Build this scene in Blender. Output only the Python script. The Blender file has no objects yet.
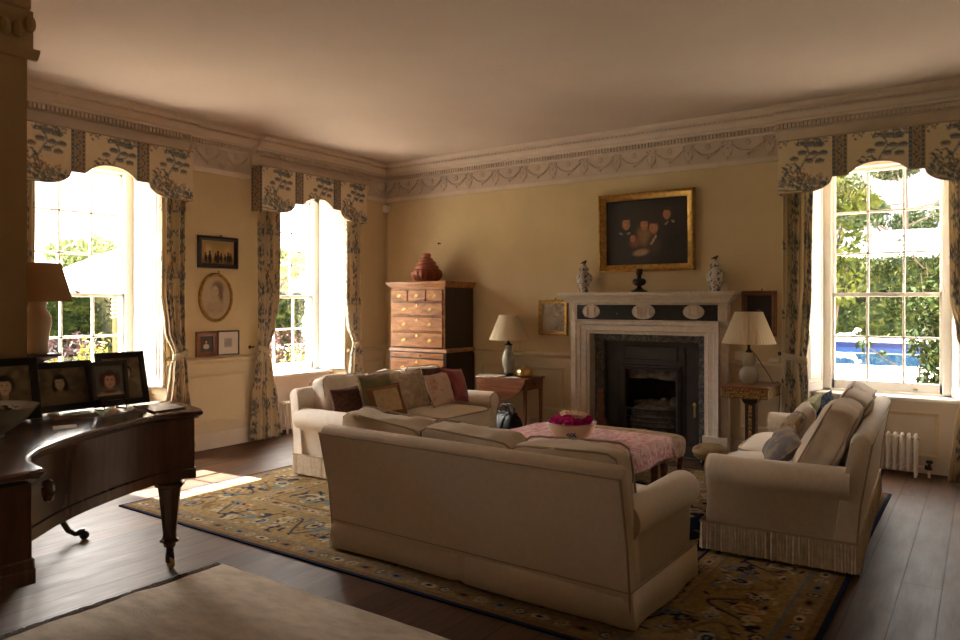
import bpy, math, random
import numpy as np
from mathutils import Vector, Matrix, noise

SC = bpy.context.scene
COL = SC.collection
PI = math.pi
R = math.radians
rnd = random.Random(7)


# ------------------------------------------------------------------ mesh builder
class MB:
    def __init__(s):
        s.v = []; s.f = []; s.m = []; s.c = None

    def add(s, vs, fs, mi=0, M=None):
        b = len(s.v)
        if M is not None:
            vs = [M @ Vector(p) for p in vs]
        s.v += [tuple(p) for p in vs]
        s.f += [tuple(i + b for i in f) for f in fs]
        s.m += [mi] * len(fs)
        return s

    def box(s, lo, hi, mi=0, M=None):
        x0, y0, z0 = lo; x1, y1, z1 = hi
        vs = [(x0, y0, z0), (x1, y0, z0), (x1, y1, z0), (x0, y1, z0), (x0, y0, z1), (x1, y0, z1), (x1, y1, z1), (x0, y1, z1)]
        fs = [(3, 2, 1, 0), (4, 5, 6, 7), (0, 1, 5, 4), (1, 2, 6, 5), (2, 3, 7, 6), (3, 0, 4, 7)]
        return s.add(vs, fs, mi, M)

    def prism(s, poly, a, b, axis='z', mi=0, M=None):
        # polygon in the two other axes (order: z->(x,y), x->(y,z), y->(x,z)) extruded from a to b
        def P(p, t):
            return (p[0], p[1], t) if axis == 'z' else (t, p[0], p[1]) if axis == 'x' else (p[0], t, p[1])
        n = len(poly)
        vs = [P(p, a) for p in poly] + [P(p, b) for p in poly]
        area = sum(poly[i][0] * poly[(i + 1) % n][1] - poly[(i + 1) % n][0] * poly[i][1] for i in range(n))
        flip = (area < 0) != (axis == 'y')
        fs = [tuple(range(n))[::-1], tuple(range(n, 2 * n))] + [(i, (i + 1) % n, n + (i + 1) % n, n + i) for i in range(n)]
        if flip:
            fs = [f[::-1] for f in fs]
        return s.add(vs, fs, mi, M)

    def loops(s, loops, closed=True, cap0=True, cap1=True, mi=0, M=None):
        # loops: list of equal-length vertex rings, joined in order
        n = len(loops[0]); vs = [p for l in loops for p in l]; fs = []
        for k in range(len(loops) - 1):
            for i in range(n if closed else n - 1):
                j = (i + 1) % n
                fs.append((k * n + i, k * n + j, (k + 1) * n + j, (k + 1) * n + i))
        if cap0: fs.append(tuple(range(n))[::-1])
        if cap1: fs.append(tuple(range((len(loops) - 1) * n, len(loops) * n)))
        return s.add(vs, fs, mi, M)

    def lathe(s, prof, n=24, c=(0, 0, 0), lobes=0, amp=0.0, mi=0, M=None, cap=True):
        ls = []
        for (r, z) in prof:
            ring = []
            for i in range(n):
                a = 2 * PI * i / n
                rr = r * (1 + amp * (abs(math.cos(a * lobes / 2)) - .6)) if lobes else r
                ring.append((c[0] + rr * math.cos(a), c[1] + rr * math.sin(a), c[2] + z))
            ls.append(ring)
        return s.loops(ls, True, cap, cap, mi, M)

    def tube(s, pts, r, n=8, closed=False, mi=0, M=None, flat=1.0):
        pts = [Vector(p) for p in pts]; N = len(pts); ls = []
        up = Vector((0, 0, 1))
        for i, p in enumerate(pts):
            t = (pts[(i + 1) % N] - pts[i - 1]) if closed else (pts[min(i + 1, N - 1)] - pts[max(i - 1, 0)])
            t.normalize()
            u = up if abs(t.dot(up)) < .95 else Vector((1, 0, 0))
            a = t.cross(u).normalized(); b = a.cross(t).normalized()
            rr = r[i] if isinstance(r, (list, tuple)) else r
            ls.append([p + a * (rr * math.cos(2 * PI * k / n)) + b * (rr * flat * math.sin(2 * PI * k / n)) for k in range(n)])
        if closed:
            ls.append(ls[0])
        return s.loops(ls, True, not closed, not closed, mi, M)

    def ball(s, c, r, n=16, m=10, mi=0, M=None):
        rx, ry, rz = (r, r, r) if not isinstance(r, (list, tuple)) else r
        prof = [(math.sin(PI * k / m), -math.cos(PI * k / m)) for k in range(m + 1)]
        prof[0] = (0.02, -1); prof[-1] = (0.02, 1)
        ls = [[(c[0] + rx * q * math.cos(2 * PI * i / n), c[1] + ry * q * math.sin(2 * PI * i / n), c[2] + rz * z) for i in range(n)] for q, z in prof]
        return s.loops(ls, True, True, True, mi, M)

    def grid(s, fn, nu, nv, mi=0, M=None):
        vs = [fn(i / nu, j / nv) for j in range(nv + 1) for i in range(nu + 1)]
        fs = [(j * (nu + 1) + i, j * (nu + 1) + i + 1, (j + 1) * (nu + 1) + i + 1, (j + 1) * (nu + 1) + i) for j in range(nv) for i in range(nu)]
        return s.add(vs, fs, mi, M)

    def rounded(s, lo, hi, p=7.0, n=10, puff=(0, 0, 0), wr=0.0, seed=0, mi=0, M=None):
        # soft box: superquadric cube between lo and hi, faces puffed, optional wrinkles
        c = [(a + b) / 2 for a, b in zip(lo, hi)]; h = [(b - a) / 2 for a, b in zip(lo, hi)]
        idx = {}; vs = []; fs = []

        def V(q):
            k = tuple(round(t, 6) for t in q)
            if k in idx: return idx[k]
            l = sum(abs(t) ** p for t in q) ** (1 / p)
            q = [t / l for t in q]
            w = [q[a] * (1 + puff[a] * (1 - q[(a + 1) % 3] ** 2) * (1 - q[(a + 2) % 3] ** 2)) for a in range(3)]
            pt = Vector([c[a] + h[a] * w[a] for a in range(3)])
            if wr:
                d = noise.noise(pt * 5 + Vector((seed * 3.7, seed, 1))) + .5 * noise.noise(pt * 13 + Vector((seed, 2, seed)))
                pt += Vector(q).normalized() * d * wr
            idx[k] = len(vs); vs.append(pt); return idx[k]
        t = [-1 + 2 * i / n for i in range(n + 1)]
        for a in range(3):
            for sg in (-1, 1):
                for i in range(n):
                    for j in range(n):
                        qs = []
                        for (u, w) in ((t[i], t[j]), (t[i + 1], t[j]), (t[i + 1], t[j + 1]), (t[i], t[j + 1])):
                            q = [0, 0, 0]; q[a] = sg; q[(a + 1) % 3] = u; q[(a + 2) % 3] = w; qs.append(V(q))
                        fs.append(tuple(qs) if sg > 0 else tuple(qs[::-1]))
        return s.add(vs, fs, mi, M)

    def build(s, name, mats, parent=None, bevel=0, seg=2, smooth=40, cols=None, loc=None, solid=0, sub=0):
        me = bpy.data.meshes.new(name)
        me.from_pydata(s.v, [], s.f)
        if not isinstance(mats, (list, tuple)): mats = [mats]
        for m in mats: me.materials.append(m)
        if len(mats) > 1: me.polygons.foreach_set('material_index', s.m)
        if smooth:
            me.polygons.foreach_set('use_smooth', [True] * len(me.polygons))
            me.set_sharp_from_angle(angle=R(smooth))
        if cols is not None:
            at = me.color_attributes.new('Col', 'FLOAT_COLOR', 'POINT')
            a = np.ones((len(s.v), 4), dtype=np.float32); a[:, :3] = cols
            at.data.foreach_set('color', a.ravel())
        me.update()
        o = bpy.data.objects.new(name, me); COL.objects.link(o)
        if parent is not None: o.parent = parent
        if loc is not None: o.location = loc
        if solid:
            md = o.modifiers.new('s', 'SOLIDIFY'); md.thickness = solid; md.offset = 0
        if bevel:
            md = o.modifiers.new('b', 'BEVEL'); md.width = bevel; md.segments = seg; md.limit_method = 'ANGLE'; md.angle_limit = R(35)
        if sub:
            md = o.modifiers.new('u', 'SUBSURF'); md.levels = sub; md.render_levels = sub
        return o


def tag(o, label, cat, group=None):
    o['label'] = label; o['category'] = cat
    if group: o['group'] = group
    return o


def thing(name, label, cat, loc=(0, 0, 0), rz=0, group=None, rx=0):
    o = bpy.data.objects.new(name, None); COL.objects.link(o)
    o.empty_display_size = .1; o.location = loc; o.rotation_euler = (rx, 0, rz)
    return tag(o, label, cat, group)


def structure(o):
    o['kind'] = 'structure'; return o


def holder(name, loc, rz):
    o = bpy.data.objects.new(name, None); COL.objects.link(o); o.location = loc; o.rotation_euler = (0, 0, rz)
    return structure(o)


def dup(root, loc, rz=None, label=None, scale=None):
    r = root.copy(); COL.objects.link(r); r.location = loc
    if rz is not None: r.rotation_euler = (root.rotation_euler[0], 0, rz)
    if scale: r.scale = scale
    if label: r['label'] = label
    for ch in list(root.children):
        c = ch.copy(); COL.objects.link(c); c.parent = r
        for g in list(ch.children):
            d = g.copy(); COL.objects.link(d); d.parent = c
    return r


def T(x, y, z): return Matrix.Translation((x, y, z))
def RX(d): return Matrix.Rotation(R(d), 4, 'X')
def RY(d): return Matrix.Rotation(R(d), 4, 'Y')
def RZ(d): return Matrix.Rotation(R(d), 4, 'Z')


def lerp_keys(keys, z):
    # keys sorted by z descending or ascending: [(z, a, b..)], smooth interpolation
    ks = sorted(keys)
    if z <= ks[0][0]: return ks[0][1:]
    for a, b in zip(ks, ks[1:]):
        if z <= b[0]:
            t = (z - a[0]) / (b[0] - a[0]); t = t * t * (3 - 2 * t)
            return tuple(p + (q - p) * t for p, q in zip(a[1:], b[1:]))
    return ks[-1][1:]


def arc(cx, cy, r, a0, a1, n):
    return [(cx + r * math.cos(R(a0 + (a1 - a0) * i / n)), cy + r * math.sin(R(a0 + (a1 - a0) * i / n))) for i in range(n + 1)]


# ------------------------------------------------------------------ materials
def new_mat(name):
    m = bpy.data.materials.new(name); m.use_nodes = True
    nt = m.node_tree; nt.nodes.clear()
    out = nt.nodes.new('ShaderNodeOutputMaterial'); b = nt.nodes.new('ShaderNodeBsdfPrincipled')
    nt.links.new(b.outputs[0], out.inputs[0])
    return m, nt, b


def node(nt, kind, **kw):
    n = nt.nodes.new(kind)
    for k, v in kw.items(): setattr(n, k, v)
    return n


def rgba(c): return (c[0], c[1], c[2], 1)


def coords(nt, scale=(1, 1, 1), kind='Object'):
    tc = node(nt, 'ShaderNodeTexCoord'); mp = node(nt, 'ShaderNodeMapping')
    nt.links.new(tc.outputs[kind], mp.inputs[0]); mp.inputs['Scale'].default_value = scale
    return mp.outputs[0]


def noise_node(nt, vec, scale, detail=4, rough=.55, dist=0):
    n = node(nt, 'ShaderNodeTexNoise'); n.inputs['Scale'].default_value = scale
    n.inputs['Detail'].default_value = detail; n.inputs['Roughness'].default_value = rough; n.inputs['Distortion'].default_value = dist
    nt.links.new(vec, n.inputs['Vector']); return n.outputs[0]


def ramp(nt, fac, stops):
    r = node(nt, 'ShaderNodeValToRGB'); e = r.color_ramp.elements
    while len(e) < len(stops): e.new(.5)
    for q, (p, c) in zip(e, stops): q.position = p; q.color = rgba(c)
    nt.links.new(fac, r.inputs[0]); return r.outputs[0]


def bump(nt, b, h, dist=.002, strength=.5):
    n = node(nt, 'ShaderNodeBump'); n.inputs['Strength'].default_value = strength; n.inputs['Distance'].default_value = dist
    nt.links.new(h, n.inputs['Height']); nt.links.new(n.outputs[0], b.inputs['Normal'])


def mat(name, c1, c2=None, rough=.6, scale=6, stretch=(1, 1, 1), bm=0, bs=60, metal=0, spec=.5, lo=.35, hi=.65, sheen=0, dist=0, coat=0):
    m, nt, b = new_mat(name)
    vec = coords(nt, stretch)
    if c2 is None: c2 = tuple(x * .88 for x in c1)
    nt.links.new(ramp(nt, noise_node(nt, vec, scale, dist=dist), [(lo, c1), (hi, c2)]), b.inputs['Base Color'])
    b.inputs['Roughness'].default_value = rough; b.inputs['Metallic'].default_value = metal
    b.inputs['Specular IOR Level'].default_value = spec
    if sheen: b.inputs['Sheen Weight'].default_value = sheen
    if coat: b.inputs['Coat Weight'].default_value = coat; b.inputs['Coat Roughness'].default_value = .12
    if bm: bump(nt, b, noise_node(nt, vec, bs, 3), bm)
    return m


def wood(name, dark, light, rough=.35, axis=2, scale=3.0, coat=.3, bands=9):
    m, nt, b = new_mat(name)
    st = [bands, bands, bands]; st[axis] = 1.0
    vec = coords(nt, tuple(st))
    n1 = noise_node(nt, vec, scale, 6, .62, 1.2)
    nt.links.new(ramp(nt, n1, [(.30, dark), (.52, tuple((a + b_) / 2 for a, b_ in zip(dark, light))), (.72, light)]), b.inputs['Base Color'])
    b.inputs['Roughness'].default_value = rough; b.inputs['Coat Weight'].default_value = coat; b.inputs['Coat Roughness'].default_value = .15
    bump(nt, b, n1, .0008, .4)
    return m


def attr_mat(name, rough=.8, bm=0, bs=120, spec=.3, coat=0):
    m, nt, b = new_mat(name)
    a = node(nt, 'ShaderNodeVertexColor'); a.layer_name = 'Col'
    nt.links.new(a.outputs[0], b.inputs['Base Color']); b.inputs['Roughness'].default_value = rough
    b.inputs['Specular IOR Level'].default_value = spec
    if coat: b.inputs['Coat Weight'].default_value = coat; b.inputs['Coat Roughness'].default_value = .06
    if bm: bump(nt, b, noise_node(nt, coords(nt), bs, 3), bm)
    return m


def floor_mat():
    m, nt, b = new_mat('oak_boards')
    tc = node(nt, 'ShaderNodeTexCoord'); mp = node(nt, 'ShaderNodeMapping'); mp.inputs['Rotation'].default_value = (0, 0, R(90))
    nt.links.new(tc.outputs['Object'], mp.inputs[0])
    br = node(nt, 'ShaderNodeTexBrick'); br.offset = .37; br.squash = 1
    nt.links.new(mp.outputs[0], br.inputs['Vector'])
    for k, v in (('Scale', 1), ('Brick Width', 3.4), ('Row Height', .19), ('Mortar Size', .0035), ('Mortar Smooth', .4), ('Bias', 0)):
        br.inputs[k].default_value = v
    br.inputs['Color1'].default_value = rgba((.105, .052, .026)); br.inputs['Color2'].default_value = rgba((.064, .033, .018)); br.inputs['Mortar'].default_value = rgba((.012, .007, .005))
    vec = coords(nt, (14, 1.2, 1))
    g = noise_node(nt, vec, 3, 7, .65, .6)
    mx = node(nt, 'ShaderNodeMix', data_type='RGBA', blend_type='MULTIPLY'); mx.inputs[0].default_value = .8
    nt.links.new(br.outputs['Color'], mx.inputs[6])
    nt.links.new(ramp(nt, g, [(.3, (.55, .5, .48)), (.7, (1.15, 1.1, 1.05))]), mx.inputs[7])
    nt.links.new(mx.outputs[2], b.inputs['Base Color']); b.inputs['Specular IOR Level'].default_value = .16
    rr = node(nt, 'ShaderNodeMapRange'); rr.inputs[3].default_value = .36; rr.inputs[4].default_value = .60
    nt.links.new(noise_node(nt, coords(nt, (3, .8, 1)), 4, 5), rr.inputs[0]); nt.links.new(rr.outputs[0], b.inputs['Roughness'])
    ad = node(nt, 'ShaderNodeMath', operation='MULTIPLY_ADD'); ad.inputs[1].default_value = .25
    nt.links.new(g, ad.inputs[0]); nt.links.new(br.outputs['Fac'], ad.inputs[2])
    inv = node(nt, 'ShaderNodeMath', operation='SUBTRACT'); inv.inputs[0].default_value = 1; nt.links.new(ad.outputs[0], inv.inputs[1])
    bump(nt, b, inv.outputs[0], .003, .6)
    return m


def marble(name, base, vein, scale=5, lo=.47, hi=.53, rough=.25):
    m, nt, b = new_mat(name)
    v = coords(nt)
    n = noise_node(nt, v, scale, 8, .65, 2.2)
    nt.links.new(ramp(nt, n, [(lo - .06, base), (lo, base), ((lo + hi) / 2, vein), (hi, base)]), b.inputs['Base Color'])
    b.inputs['Roughness'].default_value = rough
    return m


def speckle(name, base, dot, scale=40, rough=.3):
    m, nt, b = new_mat(name)
    vo = node(nt, 'ShaderNodeTexNoise'); vo.inputs['Scale'].default_value = scale; vo.inputs['Detail'].default_value = 2
    nt.links.new(coords(nt), vo.inputs['Vector'])
    nt.links.new(ramp(nt, vo.outputs[0], [(0, base), (.66, base), (.70, dot), (1, dot)]), b.inputs['Base Color'])
    b.inputs['Roughness'].default_value = rough
    return m


def glass_mat():
    m = bpy.data.materials.new('window_glass'); m.use_nodes = True; nt = m.node_tree; nt.nodes.clear()
    out = nt.nodes.new('ShaderNodeOutputMaterial'); mix = nt.nodes.new('ShaderNodeMixShader')
    tr = nt.nodes.new('ShaderNodeBsdfTransparent'); gl = nt.nodes.new('ShaderNodeBsdfGlossy'); gl.inputs['Roughness'].default_value = .02
    mix.inputs[0].default_value = .05
    nt.links.new(tr.outputs[0], mix.inputs[1]); nt.links.new(gl.outputs[0], mix.inputs[2]); nt.links.new(mix.outputs[0], out.inputs[0])
    return m


def lamp_glass():
    m, nt, b = new_mat('smoky_glass')
    b.inputs['Base Color'].default_value = (.60, .50, .38, 1); b.inputs['Transmission Weight'].default_value = .55
    b.inputs['Roughness'].default_value = .12; b.inputs['IOR'].default_value = 1.35
    return m


def shade_mat(name, c):
    m, nt, b = new_mat(name)
    b.inputs['Base Color'].default_value = rgba(c); b.inputs['Roughness'].default_value = .9
    b.inputs['Specular IOR Level'].default_value = .1
    out = [n for n in nt.nodes if n.type == 'OUTPUT_MATERIAL'][0]
    tl = node(nt, 'ShaderNodeBsdfTranslucent'); tl.inputs[0].default_value = rgba(c); mx = node(nt, 'ShaderNodeMixShader'); mx.inputs[0].default_value = .35
    nt.links.new(b.outputs[0], mx.inputs[1]); nt.links.new(tl.outputs[0], mx.inputs[2]); nt.links.new(mx.outputs[0], out.inputs[0])
    bump(nt, b, noise_node(nt, coords(nt, (1, 1, .1)), 90, 2), .001)
    return m


def toile_curtain_mat():
    # lined curtain cloth that lets a little daylight through
    m = attr_mat('curtain_linen', .9, .0006, 260, .1); nt = m.node_tree
    b = [n for n in nt.nodes if n.type == 'BSDF_PRINCIPLED'][0]; out = [n for n in nt.nodes if n.type == 'OUTPUT_MATERIAL'][0]; a = [n for n in nt.nodes if n.type == 'VERTEX_COLOR'][0]
    tl = node(nt, 'ShaderNodeBsdfTranslucent'); nt.links.new(a.outputs[0], tl.inputs[0]); mx = node(nt, 'ShaderNodeMixShader'); mx.inputs[0].default_value = .22
    nt.links.new(b.outputs[0], mx.inputs[1]); nt.links.new(tl.outputs[0], mx.inputs[2]); nt.links.new(mx.outputs[0], out.inputs[0])
    return m


M = {}
M['wallpaper'] = mat('wallpaper', (.63, .495, .295), (.59, .46, .27), .85, 3, bm=.0006, bs=220, spec=.2)
M['dado'] = mat('dado_paint', (.63, .51, .33), (.60, .48, .305), .6, 3, spec=.3)
M['plaster'] = mat('plaster', (.64, .535, .445), (.60, .50, .41), .8, 4, spec=.2)
M['ceiling'] = mat('ceiling_paint', (.58, .485, .41), (.55, .455, .38), .9, 1.2, spec=.1)
M['white'] = mat('white_paint', (.80, .76, .70), (.76, .715, .65), .5, 5, spec=.35)
M['floor'] = floor_mat()
M['glass'] = glass_mat()
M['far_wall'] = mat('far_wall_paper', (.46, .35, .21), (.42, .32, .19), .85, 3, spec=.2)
M['pier'] = mat('pier_shaded_paper', (.34, .21, .10), (.31, .19, .09), .85, 3, spec=.15)  # darkened copy of the wall colour: shade on the pier's end face painted in
M['linen'] = mat('linen', (.68, .56, .435), (.64, .52, .40), .95, 30, bm=.0008, bs=260, spec=.1, sheen=.2)
M['linen_top'] = mat('linen_cushion', (.72, .61, .48), (.66, .55, .42), .95, 9, bm=.001, bs=240, spec=.1, sheen=.2)
M['cream_damask'] = mat('cream_damask', (.84, .77, .68), (.79, .715, .62), .9, 14, bm=.001, bs=45, spec=.1, sheen=.2, dist=1.5)
M['beige_damask'] = mat('beige_damask', (.76, .66, .55), (.70, .60, .49), .9, 16, bm=.001, bs=45, spec=.1, sheen=.2, dist=1.5)
M['piping'] = mat('piping', (.44, .33, .225), rough=.9)
M['piano'] = wood('rosewood', (.065, .026, .013), (.115, .048, .023), .24, 2, 2.0, .5, 5)
M['walnut'] = wood('walnut', (.15, .05, .014), (.50, .215, .062), .42, 0, 2.6, .12, 4)
M['walnut_shaded'] = wood('shaded_walnut', (.018, .009, .006), (.045, .024, .014), .45, 2, 3, .1)  # walnut darkened: shade on the tallboy's side away from the windows is in the colour
M['mahogany'] = wood('mahogany', (.115, .036, .014), (.27, .10, .042), .32, 0, 2.5, .4)
M['dark_wood'] = wood('dark_wood', (.015, .008, .005), (.05, .022, .012), .35, 2, 3, .3)
M['brass'] = mat('brass', (.72, .50, .20), (.55, .36, .13), .28, 12, metal=1)
M['gilt'] = mat('gilt', (.50, .30, .085), (.30, .165, .04), .38, 25, metal=.75, bm=.001, bs=80)
M['gilt_carved'] = mat('carved_gilt', (.36, .21, .06), (.10, .05, .015), .45, 60, metal=.5, bm=.006, bs=70, lo=.42, hi=.58)
M['black_frame'] = mat('black_lacquer', (.018, .016, .02), (.01, .01, .012), .3, 8)
M['stone'] = marble('pale_marble', (.70, .60, .50), (.62, .52, .43), 4, .42, .56, .45)
M['black_marble'] = speckle('black_marble', (.018, .017, .017), (.20, .16, .11), 28)
M['grey_marble'] = marble('grey_veined_marble', (.075, .073, .075), (.30, .29, .285), 6, .47, .53, .3)
M['iron'] = mat('cast_iron', (.030, .026, .024), (.045, .035, .03), .55, 8, metal=.3, bm=.001, bs=40)
M['soot'] = mat('sooty_brick', (.035, .016, .010), (.012, .007, .005), .95, 14, bm=.006, bs=18)
M['ash'] = mat('ash', (.16, .12, .085), (.06, .04, .03), .95, 18, bm=.006, bs=30)
M['hearth'] = mat('hearth_slate', (.05, .045, .042), (.07, .06, .05), .6, 5)
M['white_iron'] = mat('radiator_paint', (.70, .62, .55), (.66, .58, .5), .4, 5)
M['ceramic_cream'] = mat('cream_ceramic', (.62, .47, .31), (.57, .42, .27), .3, 5)
M['celadon'] = mat('celadon_glaze', (.42, .42, .34), (.30, .20, .15), .2, 7, lo=.45, hi=.7)
M['black'] = mat('black_paint', (.012, .01, .01), rough=.4)
M['red_lacquer'] = mat('red_lacquer', (.32, .075, .032), (.22, .048, .02), .42, 6, coat=.05)
M['bronze'] = mat('dark_bronze', (.018, .012, .010), (.03, .018, .014), .35, 9, metal=.4)
M['shade_card'] = shade_mat('card_shade', (.50, .29, .14))
M['shade_cream'] = shade_mat('cream_shade', (.80, .69, .50))
M['smoky'] = lamp_glass()
M['leather'] = mat('black_leather', (.010, .008, .008), (.018, .012, .010), .5, 9, bm=.001, bs=90)
M['canvas_bag'] = mat('tan_canvas', (.50, .36, .18), rough=.8)
M['mag'] = mat('magenta_petal', (.58, .014, .22), (.72, .05, .32), .6, 20, spec=.2)
M['cream_petal'] = mat('cream_petal', (.92, .80, .62), (.82, .60, .46), .6, 20, spec=.2)
M['green_leaf'] = mat('green_leaf', (.05, .10, .03), rough=.6)
M['paper'] = mat('paper', (.70, .62, .52), rough=.7)
M['brown_card'] = mat('brown_card', (.17, .085, .04), rough=.35)
M['cream_rug'] = mat('cream_wool', (.58, .49, .39), (.45, .37, .29), .98, 7, bm=.006, bs=55, spec=.05, stretch=(1, 2.2, 1))
M['tassel'] = mat('dark_tassel', (.16, .11, .08), rough=.95)
M['fringe'] = mat('bullion_fringe', (.72, .60, .46), (.56, .45, .33), .9, 30, spec=.1)
M['fringe_cream'] = mat('cream_fringe', (.82, .73, .60), (.70, .60, .47), .9, 30, spec=.1)
M['rubber'] = M['black']
M['olive'] = mat('olive_velvet', (.15, .15, .065), (.12, .12, .05), .9, 9, sheen=.4)
M['taupe'] = mat('taupe_damask', (.36, .28, .20), (.50, .39, .25), .85, 22, bm=.001, bs=45, lo=.48, hi=.56, dist=1.2)
M['floral'] = mat('faded_floral', (.62, .47, .36), (.50, .22, .17), .9, 13, lo=.54, hi=.68)
M['red_silk'] = mat('red_silk', (.27, .022, .03), (.21, .016, .022), .55, 8, sheen=.3)
M['oxblood'] = mat('oxblood_brocade', (.075, .022, .016), (.12, .055, .03), .85, 40, lo=.46, hi=.56)
M['tapestry'] = mat('tapestry', (.50, .36, .18), (.40, .27, .13), .9, 24, bm=.001, bs=150)
M['tap_border'] = mat('tapestry_border', (.20, .085, .03), rough=.9)
M['denim'] = mat('blue_print', (.035, .065, .15), (.16, .20, .28), .85, 60, lo=.5, hi=.6)
M['sage'] = mat('sage_print', (.40, .42, .20), (.58, .50, .34), .9, 22, lo=.45, hi=.58)
M['ikat'] = mat('ochre_print', (.42, .30, .17), (.16, .14, .15), .9, 17, lo=.48, hi=.6)
M['greyblue'] = mat('grey_blue_print', (.20, .18, .19), (.33, .26, .19), .9, 14, lo=.45, hi=.58)
M['stool'] = mat('needlepoint', (.34, .235, .14), (.24, .10, .06), .95, 20, bm=.001, bs=140, lo=.5, hi=.66)
M['hassock'] = mat('hassock_needlepoint', (.27, .19, .09), (.20, .05, .035), .95, 18, bm=.001, bs=140, lo=.55, hi=.66)

# ------------------------------------------------------------------ pattern rasters (procedural, looked up per vertex)
class Canvas:
    def __init__(s, w, h, res, base, seed=1):
        s.w, s.h, s.res = w, h, res
        s.nx, s.ny = int(round(w * res)), int(round(h * res))
        s.a = np.ones((s.ny, s.nx, 3), np.float32) * np.array(base, np.float32)
        s.rng = np.random.RandomState(seed)
        s.X, s.Y = np.meshgrid((np.arange(s.nx) + .5) / res, (np.arange(s.ny) + .5) / res)

    def _win(s, x0, x1, y0, y1):
        i0 = max(0, int(x0 * s.res) - 1); i1 = min(s.nx, int(x1 * s.res) + 2); j0 = max(0, int(y0 * s.res) - 1); j1 = min(s.ny, int(y1 * s.res) + 2)
        return slice(j0, j1), slice(i0, i1)

    def ell(s, cx, cy, rx, ry, c, soft=.15, rot=0, al=1.0, half=None):
        q = max(rx, ry) * (1 + soft)
        w = s._win(cx - q, cx + q, cy - q, cy + q)
        x = s.X[w] - cx; y = s.Y[w] - cy
        if x.size == 0: return
        ca, sa = math.cos(rot), math.sin(rot)
        u = (x * ca + y * sa); v = (-x * sa + y * ca)
        d = np.sqrt((u / rx) ** 2 + (v / ry) ** 2)
        k = np.clip((1 + soft - d) / (2 * soft + 1e-6), 0, 1) * al
        if half == 'up': k = k * (v > 0)
        s.a[w] = s.a[w] * (1 - k[..., None]) + np.array(c, np.float32) * k[..., None]

    def line(s, pts, wd, c, al=1.0):
        for (x0, y0), (x1, y1) in zip(pts, pts[1:]):
            w = s._win(min(x0, x1) - wd, max(x0, x1) + wd, min(y0, y1) - wd, max(y0, y1) + wd)
            x = s.X[w]; y = s.Y[w]
            if x.size == 0: continue
            dx, dy = x1 - x0, y1 - y0; L = dx * dx + dy * dy + 1e-9
            t = np.clip(((x - x0) * dx + (y - y0) * dy) / L, 0, 1)
            d = np.hypot(x - x0 - t * dx, y - y0 - t * dy)
            k = np.clip((wd - d) * s.res + .5, 0, 1) * al
            s.a[w] = s.a[w] * (1 - k[..., None]) + np.array(c, np.float32) * k[..., None]

    def rect(s, x0, y0, x1, y1, c, al=1.0):
        k = ((s.X >= x0) & (s.X <= x1) & (s.Y >= y0) & (s.Y <= y1))[..., None] * al
        s.a = s.a * (1 - k) + np.array(c, np.float32) * k

    def grain(s, amt, cell=1):
        n = s.rng.rand(s.ny // cell + 1, s.nx // cell + 1)
        n = np.kron(n, np.ones((cell, cell)))[:s.ny, :s.nx]
        s.a = s.a * (1 + amt * (n[..., None] - .5))

    def at(s, u, v, wrap=False):
        i = (np.asarray(u) * s.res).astype(int); j = (np.asarray(v) * s.res).astype(int)
        if wrap: i %= s.nx; j %= s.ny
        else: i = np.clip(i, 0, s.nx - 1); j = np.clip(j, 0, s.ny - 1)
        return s.a[j, i]


CREAM = (.68, .565, .385); BLUE = (.115, .13, .145); BLUE2 = (.23, .235, .24); OCH = (.42, .22, .07)


def toile_motif(cv, ox, oy, sc, flip, seed):
    r = random.Random(seed)
    def P(x, y): return (ox + (sc * x if not flip else -sc * x), oy + sc * y)
    def leafy(x, y, n, sp, col):
        for _ in range(n):
            a = r.gauss(0, sp); b = r.gauss(0, sp * .7); p = P(x + a, y + b)
            cv.ell(p[0], p[1], sc * r.uniform(.008, .017), sc * r.uniform(.006, .012), col, .2, r.uniform(0, 3), r.uniform(.75, 1))
    def umbrella(x, y, w):
        p = P(x, y); cv.ell(p[0], p[1], sc * w, sc * w * .75, BLUE, .12, 0, .95, 'up')
        for q in (-.6, -.2, .2, .6):
            t = P(x + q * w, y - .004); cv.ell(t[0], t[1], sc * w * .2, sc * .012, BLUE2, .2)
    trunk = [(-.02, -.20), (.0, -.10), (-.02, -.02), (.02, .06), (.06, .12), (.04, .18)]
    cv.line([P(*q) for q in trunk], sc * .008, BLUE2)
    cv.line([P(.02, .06), P(.10, .08), P(.16, .12)], sc * .006, BLUE2)
    for (x, y, w) in ((.05, .20, .045), (.14, .19, .05), (.0, .13, .045), (.10, .115, .04), (.18, .11, .042), (.06, .05, .038), (.15, .04, .04), (-.07, .08, .04)):
        umbrella(x, y, w)
    leafy(-.10, -.05, 46, .055, BLUE); leafy(-.03, -.13, 55, .06, BLUE); leafy(.12, -.15, 60, .06, BLUE2); leafy(.22, -.17, 30, .035, BLUE)
    leafy(-.16, -.12, 26, .04, BLUE2)
    leafy(-.06, -.08, 10, .05, OCH); leafy(.08, -.12, 8, .06, OCH)
    for _ in range(4):
        p = P(r.uniform(-.2, .25), r.uniform(-.15, .2)); cv.line([p, (p[0] + sc * .03, p[1] + sc * .008)], sc * .005, (.40, .17, .09))
    cv.line([P(-.22, -.20), P(-.05, -.215), P(.1, -.2), P(.28, -.215)], sc * .007, BLUE2)
    # flowering spray across the top
    leafy(.10, .245, 22, .05, BLUE); leafy(-.17, .235, 8, .03, BLUE)


TOILE = Canvas(.62, .66, 260, CREAM, 3)
toile_motif(TOILE, .26, .28, 1.0, False, 5)
toile_motif(TOILE, .36, .60, .55, True, 8); toile_motif(TOILE, .36, -.06, .55, True, 8)
TOILE.grain(.10, 1)

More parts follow.
